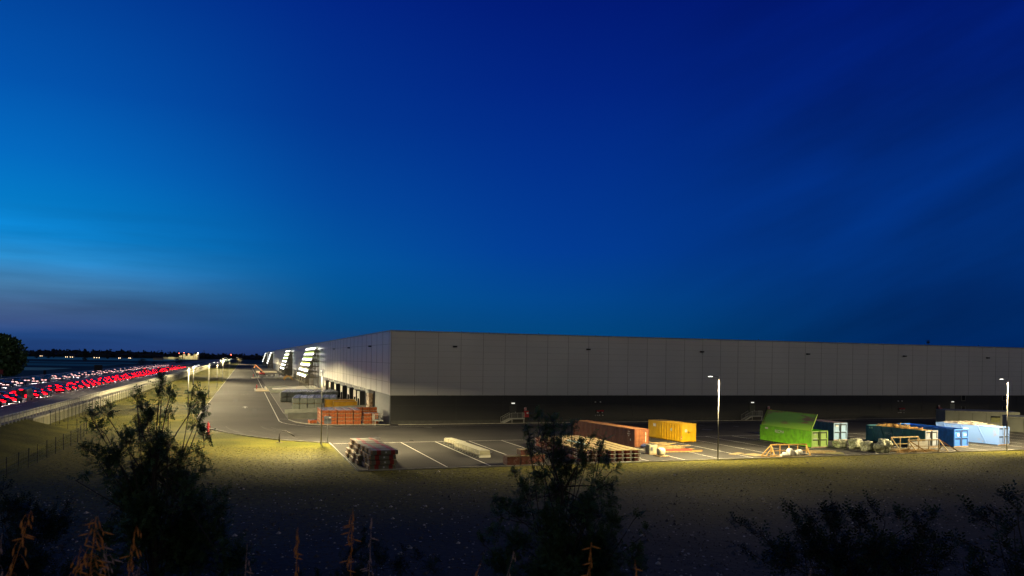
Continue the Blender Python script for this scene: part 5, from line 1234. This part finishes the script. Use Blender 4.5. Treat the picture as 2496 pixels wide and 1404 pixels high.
B_ = [(1315, 1030, 1312, 1008, 13), (1350, 1040, 1345, 1018, 18), (1290, 1050, 1285, 1040, 12), (1325, 1060, 1330, 1045, 26), (1375, 1060, 1390, 1050, 18), (1402, 1062, 1404, 1035, 10), (1440, 1068, 1446, 1060, 8), (1470, 1068, 1475, 1064, 7), (1300, 1085, 1295, 1065, 20), (1350, 1100, 1350, 1075, 38), (1410, 1100, 1420, 1085, 28), (1460, 1110, 1475, 1090, 20), (1310, 1125, 1300, 1110, 24), (1370, 1140, 1370, 1120, 42), (1430, 1145, 1440, 1125, 34), (1480, 1150, 1500, 1130, 18), (1495, 1155, 1525, 1142, 8), (1262, 1175, 1255, 1155, 13), (1285, 1190, 1270, 1170, 16), (1330, 1180, 1320, 1150, 34), (1390, 1185, 1390, 1160, 44), (1450, 1185, 1465, 1165, 30), (1500, 1205, 1510, 1190, 16),
      (1215, 1215, 1210, 1205, 12), (1240, 1225, 1228, 1212, 18), (1300, 1230, 1290, 1205, 32), (1365, 1240, 1365, 1210, 44), (1430, 1240, 1435, 1215, 40), (1490, 1245, 1505, 1230, 24), (1540, 1250, 1552, 1240, 12), (1230, 1265, 1222, 1245, 20), (1280, 1285, 1265, 1255, 38), (1350, 1300, 1345, 1260, 54), (1430, 1300, 1435, 1260, 54), (1500, 1300, 1510, 1275, 32), (1225, 1320, 1200, 1305, 22), (1280, 1345, 1265, 1320, 46), (1370, 1360, 1370, 1320, 66), (1460, 1360, 1470, 1320, 56), (1535, 1350, 1550, 1320, 26), (1575, 1300, 1580, 1290, 12), (1185, 1345, 1175, 1335, 12), (1240, 1400, 1225, 1380, 50), (1340, 1420, 1340, 1380, 80), (1460, 1420, 1465, 1385, 80), (1560, 1400, 1570, 1385, 30)]
near_tree('ash_tree', 'dark leafy young tree in the centre foreground in front of the bound packs', 1375, 24, B_, (1375, 1180), 0, 7, .13, 78, leaf_m, 12, .1, depth=1.1)
near_tree('low_shrub', 'dark shrub filling the lower left corner below the wire fence', 60, 17, [(50, 1260, 60, 1230, 40), (20, 1290, 10, 1240, 40), (100, 1290, 115, 1250, 30), (60, 1340, 60, 1300, 70), (130, 1330, 135, 1310, 22), (0, 1350, 0, 1300, 60), (110, 1400, 120, 1360, 50), (30, 1410, 20, 1370, 80), (180, 1400, 190, 1380, 30), (5, 1200, 5, 1180, 30)], (60, 1330), 0, 7, .11, 90, leaf_b, 13, .05, cat='shrub')
near_tree('low_shrub', 'small dark shrub with a thin upright top, left of the centre tree', 900, 17, [(905, 1310, 908, 1278, 12), (930, 1325, 925, 1305, 12), (890, 1345, 885, 1325, 26), (950, 1320, 955, 1335, 8), (870, 1380, 860, 1360, 26), (930, 1380, 935, 1360, 30), (760, 1395, 755, 1380, 12), (800, 1400, 800, 1385, 12), (1000, 1350, 995, 1335, 12), (1030, 1375, 1020, 1360, 20), (1070, 1390, 1060, 1375, 22), (980, 1400, 980, 1385, 30), (880, 1410, 880, 1390, 50)], (905, 1370), 0, 7, .085, 110, leaf_b, 14, .04, cat='shrub')
C_ = [(1900, 1330, 1808, 1278, 11), (1895, 1345, 1850, 1290, 12), (1880, 1375, 1802, 1322, 12), (1960, 1290, 1935, 1232, 13), (1930, 1310, 1915, 1260, 14), (2030, 1290, 2008, 1225, 12), (2050, 1270, 2040, 1240, 12), (1990, 1275, 1965, 1245, 12), (2160, 1270, 2128, 1222, 11), (2190, 1270, 2170, 1240, 14), (2230, 1290, 2265, 1224, 12), (2240, 1270, 2305, 1248, 8), (2210, 1280, 2205, 1245, 12), (1980, 1320, 1970, 1290, 36), (2060, 1320, 2060, 1280, 40), (2140, 1310, 2130, 1280, 40), (2210, 1310, 2220, 1285, 30), (1930, 1370, 1910, 1340, 36), (2010, 1375, 2000, 1335, 56), (2110, 1370, 2105, 1330, 60), (2200, 1360, 2200, 1330, 48), (2270, 1330, 2320, 1310, 14), (2280, 1365, 2300, 1340, 26), (1960, 1410, 1950, 1380, 50), (2080, 1415, 2080, 1375, 80), (2210, 1410, 2210, 1375, 70), (2300, 1400, 2310, 1380, 30), (2050, 1230, 2048, 1250, 8)]
near_tree('spiky_shrub', 'black silhouetted shrub with many upswept spiky branches at the lower right', 2080, 11, C_, (2080, 1370), 0, 6, .095, 190, leaf_b, 15, .05, cat='shrub', depth=.6, lush=7)
D_ = [(2496, 1260, 2420, 1188, 12), (2510, 1300, 2430, 1240, 14), (2480, 1320, 2372, 1236, 11), (2490, 1360, 2385, 1296, 11), (2450, 1360, 2340, 1312, 9), (2500, 1220, 2470, 1205, 10), (2480, 1290, 2440, 1270, 20), (2500, 1350, 2470, 1320, 36), (2440, 1400, 2390, 1350, 24), (2500, 1410, 2470, 1380, 46), (2400, 1410, 2360, 1390, 26)]
near_tree('spiky_shrub', 'dark green arching branches entering from the lower right corner', 2510, 9, D_, (2520, 1330), 0, 6, .085, 230, leaf_b, 16, .05, cat='shrub', depth=.4, lush=7)
# wild oat stems close to the viewpoint
oat = M('dry_oat_warm_light', (.90, .33, .04), .7, col2=(.75, .24, .03), scale=20); oat_p = M('dry_oat_pale', (.62, .40, .28), .7, col2=(.5, .28, .2), scale=20)  # warm lamplight is painted into the orange of the straw
def oat_stem(px, py, D, lean, n, spread, label, seed, pale=False, curl=0):
    q = random.Random(seed); k = D/1881; x, y, _ = CD((px-1248)*k, D); h = 877+.016*(px-1248); gzz = 10.3; zt = CAMZ-(py-h)*k-gzz
    t = thing('wild_oat', label, 'grass stem', (x, y, gzz), -YAW)
    base = Vector((-lean*zt, 0, 0)); top = Vector((0, 0, zt)); pts = [base.lerp(top, s_)+Vector((curl*math.sin(s_*PI)*.04, 0, 0)) for s_ in (0, .3, .6, .85, 1)]
    MB().tube(pts, [.0022, .0018, .0014, .001, .0005], 5).build('stem', oat_p if pale else oat, t)
    b = MB()
    n = int(n*3)
    for i in range(n):
        s_ = q.random(); c = top.lerp(base, s_*min(.55, .5/zt*1.0)); side = q.choice((-1, 1))*q.random()**.6; off = Vector((side*spread*(.15+.85*s_), q.uniform(-.03, .03), -q.uniform(0, .05)*(.3+s_)))
        p = c+off; b.tube([c, (c+p)/2+Vector((0, 0, .012)), p], .0006, 4, False)
        d = Vector((off.x*.5+q.uniform(-.004, .004), q.uniform(-.005, .005), -.02-q.random()*.012)).normalized()*q.uniform(.015, .024) if q.random() < .75 else Vector((q.choice((-1, 1))*.03, 0, -.008))
        b.tube([p, p+d*.35, p+d*.75, p+d*1.1], [.0006, .0024, .0019, .0003], 6)
    b.build('seed_head', oat_p if pale else oat, t); return t
for i, (px, py, D, ln, n, sp, lb, pl) in enumerate([
    (82, 1245, 2.3, .30, 12, .035, 'leaning orange wild oat stem in the lower left corner', 0), (12, 1300, 2.2, .1, 8, .03, 'pale wild oat at the very left edge', 1),
    (241, 1262, 2.4, .10, 34, .09, 'largest orange wild oat plume at the lower left', 0), (205, 1330, 2.3, .18, 22, .07, 'orange wild oat low beside the largest plume', 0),
    (337, 1288, 2.4, .12, 16, .04, 'orange wild oat right of the largest plume', 0), (350, 1375, 2.2, .1, 14, .07, 'drooping wild oat spikelets right of the tall plumes', 1), (268, 1330, 2.5, .05, 18, .06, 'thin wild oat between the two tall plumes', 1),
    (610, 1325, 2.9, .05, 9, .03, 'faint pinkish wild oat right of the left tree', 1), (733, 1285, 3.0, .03, 12, .018, 'narrow faint orange wild oat, alone left of centre', 0),
    (866, 1238, 3.0, .02, 16, .03, 'upright orange wild oat beside the small shrub', 0), (912, 1265, 3.1, .03, 10, .03, 'pale wild oat just right of the upright orange one', 1),
    (1262, 1345, 2.8, .3, 10, .04, 'pinkish wild oat leaning right below the centre tree', 1), (1180, 1372, 2.6, .35, 8, .04, 'orange wild oat low left of the centre tree', 0),
    (1448, 1322, 2.7, .03, 12, .03, 'orange wild oat right of centre under the tree', 0), (1556, 1365, 2.7, -.1, 7, .02, 'small bright orange wild oat right of the centre tree', 0), (1985, 1385, 2.8, .05, 5, .02, 'single wild oat tip below the spiky shrub', 1)]):
    oat_stem(px, py, D, ln, n, sp, lb, 100+i, bool(pl))
